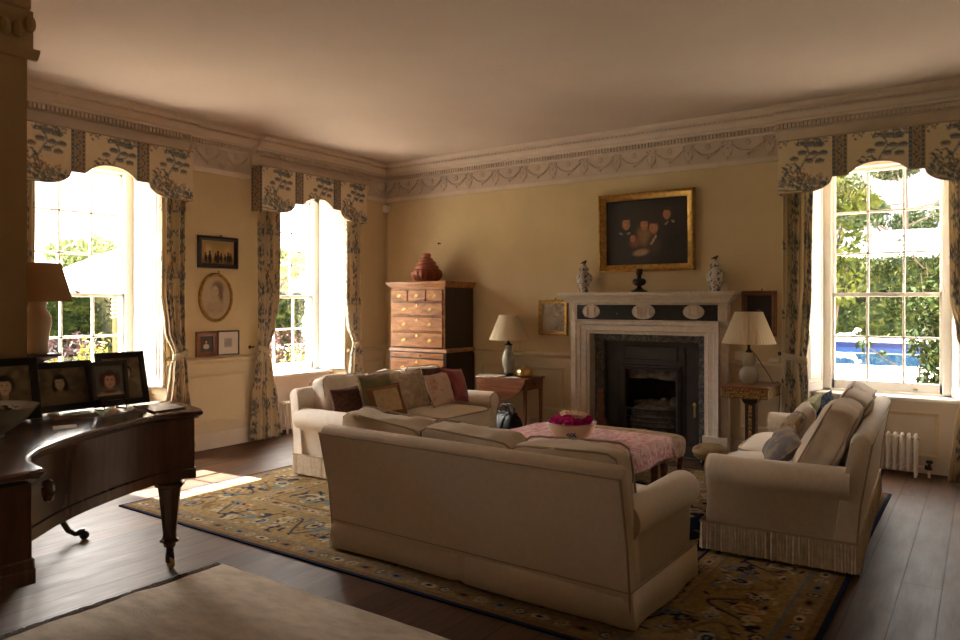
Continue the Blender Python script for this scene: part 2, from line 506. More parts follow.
BAND = Canvas(.125, .50, 260, (.16, .175, .19), 4)
BAND.rect(.028, 0, .097, .5, (.36, .27, .17))
_r = random.Random(3)
for k in range(26):
    y = k * .02
    BAND.ell(.0625 + .02 * math.sin(k * 1.3), y, .016, .009, OCH if k % 2 else BLUE2, .2, k)
    BAND.ell(.0625 - .02 * math.sin(k * 1.3), y + .008, .012, .008, BLUE, .2, -k)
    for q in (.014, .111):
        BAND.ell(q, y, .008, .005, (.32, .30, .26) if k % 2 else (.07, .085, .10), .2)
BAND.rect(0, 0, .004, .5, (.40, .22, .10)); BAND.rect(.121, 0, .125, .5, (.40, .22, .10))

CURT = Canvas(.62, .66, 260, (.80, .69, .50), 3)
_c = TOILE.a.copy(); _k = (np.abs(_c - np.array(CREAM, np.float32)).sum(2) > .35)[..., None]
CURT.a = np.where(_k, _c * 1.25, CURT.a)
M['toile_curtain'] = toile_curtain_mat()
M['toile'] = attr_mat('chinoiserie_linen', .85, .0006, 260, .15)
M['print'] = attr_mat('photo_print', .35, spec=.4)
M['oil'] = attr_mat('oil_paint', .45, .0008, 150, .4)
M['pile'] = attr_mat('carpet_pile', .98, .004, 130, .05)

# ------------------------------------------------------------------ room shell
LX, BY, RX_, RY_ = -6.80, 7.50, 1.30, -4.0      # inner faces: left wall, back wall, right wall, rear wall
CEIL = 3.42
W1, W2, W3 = 3.555, 6.085, -.785                  # window centres (y, y, x)
WR = -1.3                                        # unseen window behind the camera, added to light the sofa backs
LEFT = ((LX, 0, 0), R(90)); BACK = ((0, BY, 0), 0.0)


def wall_run(name, loc, rz, x0, x1, opens, mats, hole=None):
    b = MB(); opens = sorted(opens)
    edges = [x0] + sum([[c, c] for c in opens], []) + [x1]
    for i in range(0, len(edges), 2):
        a, e = edges[i], edges[i + 1]
        L = [(a + .66, 0), (a + .565, .40), (a + .565, .60)] if i else [(a, 0), (a, .60)]
        Rr = [(e - .66, 0), (e - .565, .40), (e - .565, .60)] if i + 2 < len(edges) else [(e, 0), (e, .60)]
        poly = L[::-1] + Rr
        if hole and a < hole[0] < e:
            h0, h1, hz = hole
            pa = L[::-1] + [(h0, 0), (h0, .60)]; pb = [(h1, .60), (h1, 0)] + Rr
            for pp in (pa, pb):
                for z0, z1, mi in ((-.02, .955, 1), (.955, 2.97, 0), (2.97, CEIL + .05, 2)): b.prism(pp, z0, z1, 'z', mi)
            b.box((h0, 0, hz), (h1, .60, 2.97), 0); b.box((h0, .52, -.02), (h1, .60, hz), 0); b.box((h0, 0, 2.97), (h1, .60, CEIL + .05), 2)
            continue
        for z0, z1, mi in ((-.02, .955, 1), (.955, 2.97, 0), (2.97, CEIL + .05, 2)):
            b.prism(poly, z0, z1, 'z', mi)
    for c in opens:
        poly = [(c - .66, 0), (c + .66, 0), (c + .565, .40), (c + .565, .60), (c - .565, .60), (c - .565, .40)]
        b.prism(poly, 2.93, CEIL + .05, 'z', 2)
        b.box((c - .62, .25, -.02), (c + .62, .60, .665), 2)
    o = b.build(name, mats, smooth=0); o.location = loc; o.rotation_euler = (0, 0, rz)
    return structure(o)


WM = [M['wallpaper'], M['dado'], M['plaster']]
wall_run('wall_left', *LEFT, RY_ - .4, BY + .4, [WR, W1, W2], WM)
wall_run('wall_back', *BACK, LX - .4, RX_ + .4, [W3], WM, (-3.007 - .66, -3.007 + .66, 1.235))
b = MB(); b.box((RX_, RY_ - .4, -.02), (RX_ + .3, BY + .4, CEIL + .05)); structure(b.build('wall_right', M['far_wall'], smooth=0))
b = MB(); b.box((LX - .4, RY_ - .3, -.02), (RX_ + .3, RY_, CEIL + .05)); structure(b.build('wall_rear', M['wallpaper'], smooth=0))
b = MB(); b.box((LX - .60, RY_ - .3, -.12), (RX_ + .3, BY + .60, 0)); structure(b.build('floor', M['floor'], smooth=0))
b = MB(); b.box((LX - .60, RY_ - .3, CEIL), (RX_ + .3, BY + .60, CEIL + .3)); structure(b.build('ceiling', M['ceiling'], smooth=0))

# the wall pier at the left, end of the partition between the two halves of the room
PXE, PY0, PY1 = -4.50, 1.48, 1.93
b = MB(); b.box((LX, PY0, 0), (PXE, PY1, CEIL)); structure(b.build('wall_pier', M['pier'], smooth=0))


def profile_run(b, prof, x0, x1, mi=0, mit0=0, mit1=0):
    # prof (y,z) polygon; mitred ends: x shifts by y*mit
    n = len(prof)
    vs = [(x0 + p[0] * mit0, p[0], p[1]) for p in prof] + [(x1 + p[0] * mit1, p[0], p[1]) for p in prof]
    fs = [tuple(range(n)), tuple(range(n, 2 * n))[::-1]] + [(i, n + i, n + (i + 1) % n, (i + 1) % n) for i in range(n)]
    b.add(vs, fs, mi)


RAIL = [(0, 2.945), (-.02, 2.95), (-.03, 2.965), (-.048, 2.985), (-.05, 3.0), (-.02, 3.006), (0, 3.006)]


def cornice_profile(s):
    return [(.02, 3.215), (-.03 - s, 3.215), (-.05 - s, 3.225), (-.05 - s, 3.272), (-.095 - s, 3.276), (-.105 - s, 3.296), (-.13 - s, 3.30), (-.15 - s, 3.315),
            (-.175 - s, 3.337), (-.20 - s, 3.343), (-.20 - s, 3.366), (-.225 - s, 3.372), (-.25 - s, 3.388), (-.26 - s, CEIL + .01), (.02, CEIL + .01)]


def cornice(name, loc, rz, x0, x1, wins):
    b = MB(); segs = []; e = x0
    for c in wins:
        segs += [(e, c - .87, 0), (c - .87, c + .87, .05)]; e = c + .87
    segs.append((e, x1, 0))
    for a, z, s in segs:
        profile_run(b, cornice_profile(s), a, z)
        if s:
            b.box((a, -.075, 3.096), (z, 0, 3.217))
        else:
            b.box((a, -.02, 3.0), (z, 0, 3.217)); profile_run(b, RAIL, a, z)
        n = int((z - a) / .036)
        for k in range(n):
            x = a + (k + .5) * (z - a) / n
            b.box((x - .0115, -.085 - s, 3.226), (x + .0115, -.045 - s, 3.270))
        n = int((z - a) / .05)
        for k in range(n):
            x = a + (k + .5) * (z - a) / n
            b.box((x - .017, -.213 - s, 3.346), (x + .017, -.195 - s, 3.364))
    o = b.build(name, M['plaster'], smooth=30); o.location = loc; o.rotation_euler = (0, 0, rz)
    return structure(o)


cornice('trim_1', *LEFT, PY1, BY, [W1, W2])
cornice('trim_2', *BACK, LX, RX_, [W3])
cornice('trim_3', *LEFT, RY_, PY0, [WR])
b = MB(); profile_run(b, cornice_profile(0), PY0, PY1); profile_run(b, RAIL, PY0 - .05, PY1 + .05); b.box((PY0 - .02, -.03, 3.0), (PY1 + .02, 0, 3.217))
for k in range(7):
    b.ball((PY0 + .06 + .065 * k, -.035, 3.11 + .03 * math.cos(k * 2.1)), (.035, .03, .05), 8, 6)
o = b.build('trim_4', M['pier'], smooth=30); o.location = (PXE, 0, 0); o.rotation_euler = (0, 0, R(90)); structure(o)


def swags(name, loc, rz, xs, pitch, x0, x1):
    # plaster relief: oval paterae with ribbons, husk swags and rosettes
    b = MB(); y = -.022
    for x in xs:
        if x0 + .06 < x < x1 - .06:
            b.ball((x, y, 3.105), (.052, .014, .072), 16, 8); b.tube([(x + .047 * math.cos(a * PI / 8), y - .012, 3.105 + .066 * math.sin(a * PI / 8)) for a in range(16)], .006, 5, True)
            b.ball((x, y - .008, 3.105), (.022, .013, .034), 10, 6)
            for s in (-1, 1):
                b.tube([(x, y - .006, 3.17), (x + s * .03, y - .01, 3.20), (x + s * .055, y - .008, 3.185), (x + s * .04, y - .006, 3.165)], .008, 5)
            b.tube([(x, y - .004, 3.035), (x, y - .006, 3.015)], .012, 5)
        lo, hi = max(x, x0 + .01), min(x + pitch, x1 - .01)
        n = 17
        for k in range(n):
            t = (k + .5) / n; px = x + .03 + (pitch - .06) * t
            if lo < px < hi:
                pz = 3.185 - .115 * (1 - (2 * t - 1) ** 2)
                q = .008 + .011 * (1 - abs(2 * t - 1))
                b.ball((px, y - .008, pz), (q, .016, q * 1.1), 7, 5)
        xm = x + pitch / 2
        if x0 + .04 < xm < x1 - .04:
            for k in range(7):
                a = k * 2 * PI / 6
                b.ball((xm + (.02 * math.cos(a) if k < 6 else 0), y - .008, 3.16 + (.02 * math.sin(a) if k < 6 else 0)), (.013, .012, .013), 7, 5)
            b.ball((xm, y - .008, 3.062), (.03, .02, .016), 8, 6); b.ball((xm, y - .008, 3.04), (.016, .014, .012), 7, 5)
    o = b.build(name, M['plaster'], smooth=60); o.location = loc; o.rotation_euler = (0, 0, rz)
    structure(o)


swags('trim_5', *BACK, [-3.756 + .403 * k for k in range(-8, 6)], .403, LX + .02, W3 - .87)
swags('trim_6', *LEFT, [4.50 + .36 * k for k in range(-1, 4)], .36, W1 + .87, W2 - .87)
swags('trim_7', *LEFT, [6.72 + .403 * k for k in range(0, 3)], .403, W2 + .87, BY - .02)

CHAIR = [(0, .905), (-.012, .908), (-.02, .925), (-.042, .935), (-.046, .952), (-.03, .966), (-.01, .972), (0, .975)]
BASE = [(0, 0), (-.028, 0), (-.028, .125), (-.02, .145), (-.01, .166), (0, .17)]


def run_on(name, prof, loc, rz, spans, m):
    b = MB()
    for a, z in spans: profile_run(b, prof, a, z)
    o = b.build(name, m, smooth=35); o.location = loc; o.rotation_euler = (0, 0, rz)
    return structure(o)


LS = [(PY1, W1 - .66), (W1 + .66, W2 - .66), (W2 + .66, BY)]
BSP = [(LX, -3.90), (-2.12, W3 - .66), (W3 + .66, RX_)]
run_on('trim_8', CHAIR, *LEFT, LS, M['dado']); run_on('trim_9', CHAIR, *BACK, BSP, M['dado'])
run_on('baseboard_left', BASE, *LEFT, LS, M['plaster']); run_on('baseboard_back', BASE, *BACK, BSP, M['plaster'])


def panel(b, x0, x1, z0, z1, y=0.0, w=.035, d=.014):
    prof = [(0, 0), (0, d), (-w * .35, d), (-w * .7, d * .4), (-w, 0)]
    ls = []
    for (o, dp) in prof:
        ls.append([(x0 - o, y - dp, z0 - o), (x1 + o, y - dp, z0 - o), (x1 + o, y - dp, z1 + o), (x0 - o, y - dp, z1 + o)])
    b.loops(ls, True, False, False)


b = MB()
for x0, x1 in ((4.46, 5.17), (6.78, 7.42)): panel(b, x0, x1, .27, .80)
o = b.build('trim_10', M['dado'], smooth=20); o.location, o.rotation_euler = LEFT[0], (0, 0, LEFT[1]); structure(o)
b = MB()
for x0, x1 in ((-6.70, -5.42), (-5.2, -4.03), (-2.03, -1.62)): panel(b, x0, x1, .30, .80)
panel(b, W3 - .45, W3 + .45, .15, .56, .24)
o = b.build('trim_11', M['dado'], smooth=20); o.location, o.rotation_euler = BACK[0], (0, 0, 0); structure(o)

# ------------------------------------------------------------------ sash windows
ZROW = [.80, 1.225, 1.635, 2.04, 2.445, 2.85]


def window(name, loc, rz, shutters=True):
    h = holder(name, loc, rz); W = .47
    b = MB()
    for s in (-1, 1): b.box((s * .52 - .05, .395, .69), (s * .52 + .05, .56, 2.93))
    b.box((-.57, .395, 2.875), (.57, .56, 2.94)); b.box((-.57, .395, .665), (.57, .57, .715))
    for s in (-1, 1): b.box((s * .474 - .012, .40, .71), (s * .474 + .012, .42, 2.88))
    b.build('window_frame', M['white'], h, .005)
    def sash(nm, y0, y1, z0, z1, rows, lowrail, toprail):
        b = MB()
        for s in (-1, 1): b.box((s * W - .03 if s > 0 else -W - .005, y0, z0), (W + .005 if s > 0 else -W + .03, y1, z1))
        b.box((-W, y0, z0), (W, y1, z0 + lowrail)); b.box((-W, y0, z1 - toprail), (W, y1, z1))
        for x in (-.1525, .1525): b.box((x - .011, y0 + .004, z0), (x + .011, y1 - .004, z1))
        for z in rows: b.box((-W, y0 + .004, z - .011), (W, y1 - .004, z + .011))
        return b.build(nm, M['white'], h, .003)
    sash('upper_sash', .47, .51, 1.615, 2.88, ZROW[3:5], .035, .04)
    sash('lower_sash', .423, .463, .715, 1.655, ZROW[1:2], .085, .04)
    b = MB(); b.box((-W, .487, 1.64), (W, .491, 2.86)); b.box((-W, .441, .79), (W, .445, 1.63))
    b.build('window_pane', M['glass'], h, smooth=0)
    b = MB(); b.box((-.02, .42, 1.655), (.02, .455, 1.668)); b.tube([(-.05, .43, 1.672), (0, .43, 1.675), (.035, .43, 1.69)], .007, 6); b.ball((.04, .43, 1.692), .011, 8, 6)
    b.build('sash_lock', M['bronze'], h)
    b = MB()
    for s in (-1, 1): b.box((s * .25 - .018, .405, .735), (s * .25 + .018, .425, .75))
    b.build('sash_lift', M['brass'], h, .003)
    b = MB(); b.prism([(-.618, .20), (.618, .20), (.575, .43), (-.575, .43)], .655, .69); b.build('window_sill', M['white'], h, .012)
    if shutters:
        for s in (-1, 1):
            b = MB(); L = .411
            # shutter leaf in its own frame: u along the splay (0 at wall face), v thickness towards the opening
            b.box((.01, 0, .70), (L - .012, .026, 2.90))
            for z0, z1 in ((.78, 1.28), (1.40, 2.04), (2.16, 2.82)):
                b.box((.05, .022, z0), (L - .05, .032, z0 + .012)); b.box((.05, .022, z1 - .012), (L - .05, .032, z1))
                b.box((.05, .022, z0), (.062, .032, z1)); b.box((L - .062, .022, z0), (L - .05, .032, z1))
                b.box((.09, .022, z0 + .04), (L - .09, .033, z1 - .04))
            ang = math.atan2(.40, -s * .095)
            Mx = T(s * .66, 0, 0) @ Matrix.Rotation(ang, 4, 'Z')
            if s > 0: Mx = Mx @ T(0, .008, 0)
            else: Mx = Mx @ Matrix.Scale(-1, 4, (0, 1, 0)) @ T(0, .008, 0)
            bb = MB(); bb.add(b.v, b.f if s > 0 else [f[::-1] for f in b.f], 0, Mx)
            bb.build('window_shutter', M['white'], h, .004)
    return h


window('window_1', (LX, W1, 0), R(90)); window('window_2', (LX, W2, 0), R(90)); window('window_3', (W3, BY, 0), 0); window('added_rear_window', (LX, WR, 0), R(90), False)

# ------------------------------------------------------------------ pelmets and curtains


def pelmet_bottom(x):
    x = abs(x)
    if x < .24: return -.27 - .10 * (x / .24) ** 2.4
    if x < .365: return -.375
    if x < .60:
        t = (x - .365) / .235; return -.375 - .125 * math.sqrt(max(0, 1 - (1 - t) ** 2))
    return -.50


def pelmet(label, loc, rz):
    t = thing('pelmet', label, 'pelmet', loc, rz, 'chinoiserie pelmets'); HW = .835; yf = -.195
    b = MB(); xs = [-HW + .01 * i for i in range(int(2 * HW / .01) + 1)]; nz = 44; cols = []
    for yy in (yf, yf + .022):
        for j in range(nz + 1):
            for x in xs:
                b.v.append((x, yy, 3.09 + pelmet_bottom(x) * j / nz))
    nx = len(xs)
    for k in range(2):
        for j in range(nz):
            for i in range(nx - 1):
                q = k * nx * (nz + 1); f = (q + j * nx + i, q + (j + 1) * nx + i, q + (j + 1) * nx + i + 1, q + j * nx + i + 1)
                b.f.append(f if k == 0 else f[::-1]); b.m.append(0)
    q = nx * (nz + 1)
    for i in range(nx - 1):
        o0 = nz * nx + i; b.f.append((o0, q + o0, q + o0 + 1, o0 + 1)); b.m.append(0)
        b.f.append((i, i + 1, q + i + 1, q + i)); b.m.append(0)
    v = np.array(b.v); x = v[:, 0]; z = v[:, 2] - 3.09
    # one motif per panel: outer panels, centre panel
    px = np.where(x < -.30, x + .62 + .26, np.where(x > .30, x - .58 + .26, x + .24))
    cols = TOILE.at(px, np.clip(z + .545, 0, .65), True)
    b.build('board', M['toile'], t, smooth=0, cols=cols)
    for s in (-1, 1):
        def strip(nm, fn, n0, n1, cv):
            g = MB(); g.grid(fn, n0, n1); uu = np.array([(i / n0, j / n1) for j in range(n1 + 1) for i in range(n0 + 1)])
            g.build(nm, M['toile'], t, smooth=0, cols=cv(uu))
        x0, x1 = (.24, .365) if s > 0 else (-.365, -.24)
        strip('band', lambda u, w: (x0 + u * .125, yf - .004, 3.09 - .376 * (1 - w)), 25, 70, lambda uu: BAND.at(uu[:, 0] * .125, uu[:, 1] * .376))
        strip('side_return', lambda u, w: (s * HW, yf + .192 * u, 3.09 - .5 * (1 - w)), 25, 80, lambda uu: BAND.at(uu[:, 0] * .125, uu[:, 1] * .5))
    b = MB(); b.box((-HW, yf + .01, 3.075), (HW, -.004, 3.089)); b.build('top_board', M['dado'], t)
    g = MB()
    pts = [(xx, yf - .003, 3.09 + pelmet_bottom(xx)) for xx in xs]
    g.tube(pts, .006, 5); g.tube([(xx, yf - .003, 3.088) for xx in (-HW, HW)], .006, 5)
    g.build('piping', M['piping'], t)


pelmet('printed pelmet over the window behind the piano', (LX, W1, 0), R(90))
pelmet('printed pelmet over the window nearest the room corner', (LX, W2, 0), R(90))
pelmet('printed pelmet over the window that looks onto the pool', (W3, BY, 0), 0)


def curtain(label, loc, rz, s, seed=0, keys=None, tie=(.7475, .068)):
    t = thing('curtain', label, 'curtain', loc, rz, 'chinoiserie curtains')
    keys = keys or [(2.70, .80, .52), (1.65, .80, .525), (1.28, .80, .58), (1.03, .81, .675), (.86, .83, .63), (.45, .875, .56), (.018, .91, .515)]
    N = 7; nu, nv = 132, 120; r = random.Random(seed)
    ph = [r.uniform(-.5, .5) for _ in range(9)]
    def fn(u, w):
        z = .018 + w * 2.66
        a, e = lerp_keys(keys, z); wd = abs(a - e)
        uu = u + .025 * math.sin(u * 9 + ph[0] + z * .7) * (u * (1 - u) * 4)
        x = a + (e - a) * uu
        amp = .046 * min(1, .55 + .45 * wd / .28) * (.7 + .3 * math.sin(u * 17 + ph[1]))
        c = 2 * PI * N * u + .35 * math.sin(z * 1.7 + ph[2] + 5 * u)
        y = -.105 + amp * math.sin(c) + .008 * math.sin(z * 3 + u * 11)
        x += .010 * math.cos(c)
        pin = math.exp(-((z - 1.03) / .10) ** 2); y = y * (1 - .45 * pin) + (-.10 * .45 * pin)
        return (s * x, y, z)
    b = MB(); b.grid(fn, nu, nv)
    uu = np.array([(i / nu, j / nv) for j in range(nv + 1) for i in range(nu + 1)])
    cols = CURT.at(uu[:, 0] * 1.24 + .1 * seed, uu[:, 1] * 2.66 + .13 * seed, True)
    if s < 0: b.f = [f[::-1] for f in b.f]
    b.build('cloth', M['toile_curtain'], t, smooth=80, cols=cols, solid=.004)
    g = MB(); ls = []; n = 28
    for (dz, gr) in ((-.045, .0), (-.04, .006), (0, .009), (.04, .006), (.045, 0)):
        ls.append([(s * (tie[0] + (tie[1] + gr) * math.cos(2 * PI * i / n)), -.103 + (.040 + gr) * math.sin(2 * PI * i / n), 1.03 + dz * .75 + .025 * math.cos(2 * PI * i / n)) for i in range(n)])
    g.loops(ls, True, False, False); q = np.array(g.v)
    cc = np.ones((len(q), 3)) * np.array(CREAM) * .85
    g.build('tieback', M['toile_curtain'], t, smooth=80, cols=cc, solid=.004)
    g = MB(); g.tube([(s * .86, -.01, 1.06), (s * .86, -.06, 1.06), (s * .845, -.075, 1.07)], .008, 6); g.ball((s * .86, -.012, 1.06), (.02, .01, .02), 10, 6)
    g.build('tieback_hook', M['bronze'], t)


curtain('gathered printed curtain half hidden behind the ceramic lamp', (LX, W1, 0), R(90), -1, 1, [(2.70, .82, .625), (1.28, .82, .63), (1.03, .83, .70), (.86, .84, .65), (.018, .92, .60)])
curtain('printed curtain tied back between the piano and the wall pictures', (LX, W1, 0), R(90), 1, 2)
curtain('printed curtain tied back just right of the oval portrait', (LX, W2, 0), R(90), -1, 3)
curtain('printed curtain tied back beside the room corner and tallboy', (LX, W2, 0), R(90), 1, 4)
curtain('printed curtain tied back behind the gilt pedestal table', (W3, BY, 0), 0, -1, 5, [(2.70, .80, .53), (1.65, .80, .545), (1.25, .81, .57), (1.03, .815, .595), (.86, .815, .58), (.018, .83, .54)], (.705, .108))
curtain('printed curtain at the picture edge beside the radiator valve', (W3, BY, 0), 0, 1, 6)

# ------------------------------------------------------------------ fireplace
FX = -3.007
fp = thing('fireplace', 'pale marble chimneypiece with three oval reliefs around a dark iron grate', 'fireplace', (FX, BY, 0))
b = MB()
sh = [(.10, 1.555), (-.14, 1.555), (-.145, 1.572), (-.165, 1.578), (-.175, 1.60), (-.205, 1.615), (-.215, 1.64), (-.235, 1.645), (-.235, 1.672), (.0, 1.672)]
sh = [(-.0, 1.555)] + sh[1:-1] + [(0, 1.672)]
def ret(b, prof, x0, x1):
    # moulding run along the front with mitred returns to the wall at both ends
    n = len(prof); d = -min(p[0] for p in prof); ls = []
    for (y, z) in prof: pass
    base = prof[0][0]
    L = [[(x0 - (-p[0]) , 0, p[1]) for p in prof], [(x0 - (-p[0]), p[0], p[1]) for p in prof], [(x1 + (-p[0]), p[0], p[1]) for p in prof], [(x1 + (-p[0]), 0, p[1]) for p in prof]]
    b.loops(L, True, True, True)
ret(b, [(-.0 - .02, 1.555), (-.145, 1.555), (-.15, 1.572), (-.17, 1.578), (-.18, 1.60), (-.205, 1.615), (-.215, 1.64), (-.235, 1.645), (-.235, 1.672), (-.02, 1.672)], -.755, .755)
b.build('mantel_shelf', M['stone'], fp, smooth=30)
b = MB()
for k in range(70):
    x = -.80 + 1.6 * (k + .5) / 70
    b.box((x - .007, -.142, 1.537), (x + .007, -.118, 1.553))
b.box((-.81, -.125, 1.535), (.81, 0, 1.556))
b.build('dentil_course', M['stone'], fp)
b = MB(); b.box((-.80, -.108, 1.365), (.80, 0, 1.537)); b.build('frieze', M['black_marble'], fp)
for x, w in ((-.615, .105), (0, .132), (.545, .112)):
    b = MB(); b.ball((x, -.108, 1.463), (w, .012, .083 if x == 0 else .075), 32, 10)
    o = b.build('relief_oval', M['stone'], fp)
    b = MB(); b.tube([(x + w * .93 * math.cos(a * PI / 16), -.118, 1.463 + (.077 if x == 0 else .069) * math.sin(a * PI / 16)) for a in range(32)], .006, 6, True); b.build('rim', M['stone'], o)
    for q in ((-.045, .045) if x else (-.065, -.02, .022, .068)):
        b = MB(); b.ball((x + q, -.121, 1.452), (.014, .016, .036), 10, 8); b.ball((x + q, -.123, 1.498), (.010, .014, .012), 8, 6); b.tube([(x + q - .010, -.121, 1.425), (x + q - .012, -.121, 1.408)], .006, 6); b.tube([(x + q + .006, -.121, 1.425), (x + q + .009, -.121, 1.408)], .006, 6)
        b.tube([(x + q, -.124, 1.478), (x + q + .02, -.124, 1.462), (x + q + .026, -.122, 1.475)], .0045, 5)
        b.build('figure', M['stone'], o)
for s in (-1, 1):
    b = MB(); x0, x1 = sorted((s * .793, s * .885))
    b.box((x0, -.09, .20), (x1, 0, 1.345)); b.box((x0 + .018, -.10, .24), (x1 - .018, 0, 1.30))
    b.box((x0 - .008, -.105, 1.345), (x1 + .012, 0, 1.37))
    b.build('pilaster', M['stone'], fp, .004)
    b = MB(); b.box((x0, -.115, 1.37), (x1, 0, 1.556)); xc = (x0 + x1) / 2
    b.tube([(xc + .028 * math.cos(a * PI / 8), -.117, 1.46 + .062 * math.sin(a * PI / 8)) for a in range(16)], .005, 5, True); b.ball((xc, -.115, 1.46), (.014, .01, .03), 8, 6)
    b.build('end_block', M['stone'], fp, .003)
    b = MB(); xa, xb = sorted((s * .64, s * .895)); b.box((xa, -.135, .017), (xb, 0, .20)); b.build('plinth', M['stone'], fp, .004)
b = MB()
prof = [(0, -.10), (0, .0), (.155, .0), (.155, -.13), (.14, -.135), (.125, -.115), (.105, -.11), (.05, -.10), (.045, -.085), (.012, -.08)]
prof = [(0, .09), (0, -.085), (.03, -.09), (.04, -.105), (.095, -.11), (.105, -.122), (.14, -.128), (.152, -.14), (.158, -.14), (.158, 0), (.158, .09)]
# offset o outward from the opening edge x=.647, z=1.214
ls = []
for (o_, y) in prof:
    ls.append([(-.647 - o_, y, .20), (-.647 - o_, y, 1.214 + o_), (.647 + o_, y, 1.214 + o_), (.647 + o_, y, .20)])
b.loops(ls, False, False, False)
b.f = [f[::-1] for f in b.f]
b.build('architrave', M['stone'], fp, smooth=25)
b = MB()
for s in (-1, 1):
    x0, x1 = sorted((s * .545, s * .66)); b.box((x0, .05, 0), (x1, .16, 1.23))
b.box((-.66, .03, 1.135), (.66, .16, 1.23))
b.build('marble_slip', M['grey_marble'], fp)
b = MB()
b.box((-.55, .10, 0), (-.335, .16, 1.14)); b.box((.335, .10, 0), (.55, .16, 1.14)); b.box((-.335, .10, .86), (.335, .16, 1.14))
for x0, x1, z0, z1 in ((-.52, -.38, .12, .84), (.38, .52, .12, 1.08), (-.31, .30, .93, 1.08)):
    b.tube([(x0, .098, z0), (x0, .098, z1), (x1, .098, z1), (x1, .098, z0)], .007, 5, True)
ls = []
for (o_, y) in ((0, .14), (0, .075), (.02, .07), (.03, .08), (.05, .08), (.06, .10)):
    ls.append([(-.29 - o_, y, .1), (-.29 - o_, y, .82 + o_), (.29 + o_, y, .82 + o_), (.29 + o_, y, .1)])
b.loops(ls, False, False, False); b.f = [f[::-1] for f in b.f]
b.build('iron_register', M['iron'], fp)
b = MB()
b.prism([(-.31, .82), (.31, .82), (.31, .705), (.12, .715), (0, .735), (-.1, .72), (-.31, .715)], .13, .15, 'y'); b.build('smoke_hood', M['ash'], fp)
b = MB()
b.prism([(-.335, .16), (-.24, .46), (.24, .46), (.335, .16), (.345, .16), (.30, .50), (-.30, .50), (-.345, .16)], 0, .9)
b.box((-.33, .15, .9), (.33, .5, .92)); b.box((-.33, .11, 0), (.33, .5, .03)); b.build('firebox', M['soot'], fp)
g = MB()
for z in (.20, .25, .30, .35):
    g.tube([(-.29 + .58 * k / 12, .12 - .055 * math.sin(PI * k / 12), z) for k in range(13)], .010, 6)
for k in (0, 12): g.tube([(-.29 + .58 * k / 12, .12, .12), (-.29 + .58 * k / 12, .12, .40)], .012, 6)
g.tube([(-.29 + .58 * k / 12, .12 - .055 * math.sin(PI * k / 12), .385) for k in range(13)], .013, 6)
g.build('grate_bars', M['iron'], fp)
b = MB(); b.rounded((-.28, .09, .12), (.28, .44, .41), 4, 10, (0, 0, .25), .03, 3); b.build('ash_bed', M['ash'], fp)
b = MB()
for k in range(9):
    x = -.2 + .05 * k + rnd.uniform(-.02, .02); b.rounded((x - .04, .20, .40), (x + .05, .3, .46 + rnd.uniform(0, .05)), 4, 5, (0, 0, .2), .012, k, M=None)
b.build('log_ends', M['ash'], fp)
b = MB(); b.box((-.80, -.40, 0.0), (.80, .029, .016)); b.box((-.54, .029, 0.0), (.54, .095, .016)); tag(b.build('hearthstone', M['hearth'], None, .004, loc=(FX, BY - .02, 0)), 'dark slate hearthstone laid in front of the fireplace', 'hearth')
hf = thing('fender', 'low dark iron fender rail around the hearthstone', 'fender', (FX, BY, .016))
b = MB(); b.prism([(-.78, -.145), (-.78, -.38), (.78, -.38), (.78, -.145), (.75, -.145), (.75, -.35), (-.75, -.35), (-.75, -.145)], 0, .075); b.build('kerb', M['iron'], hf, .006)
b = MB(); b.tube([(-.765, -.155, .085), (-.765, -.365, .085), (.765, -.365, .085), (.765, -.155, .085)], .014, 8); b.build('rail', M['iron'], hf)

pk = thing('poker', 'brass handled poker standing upright at the right of the grate', 'poker', (-2.49, 7.50, .016))
b = MB(); b.tube([(0, .02, 0), (0, .0, .36)], .007, 6); b.build('rod', M['iron'], pk)
b = MB(); b.lathe([(.008, .34), (.012, .36), (.010, .45), (.017, .46), (.020, .475), (.012, .49), (.004, .50)], 12); b.build('handle', M['brass'], pk)
tl = thing('bellows', 'reddish wooden fire bellows leaning at the left of the grate', 'bellows', (-3.52, 7.42, .016), 0)
b = MB(); q = [(.035 * math.cos(a) * (1) , .0) for a in (0,)]
def bell(y0, y1, k=1):
    g = MB(); pts = [(-.02, .58), (-.026, .40), (-.028, .28), (-.06, .25), (-.085, .20), (-.088, .13), (-.055, .05), (-.02, 0), (.02, 0), (.055, .05), (.088, .13), (.085, .20), (.06, .25), (.028, .28), (.026, .40), (.02, .58)]
    g.prism([(x * k, z) for x, z in pts], y0, y1, 'y'); return g
g = bell(-.03, -.018); g.build('front_board', M['mahogany'], tl, .004)
g = bell(.018, .03); g.build('back_board', M['mahogany'], tl, .004)
g = MB(); g.rounded((-.075, -.02, .03), (.075, .02, .25), 3, 8); g.build('leather_gusset', M['leather'], tl)

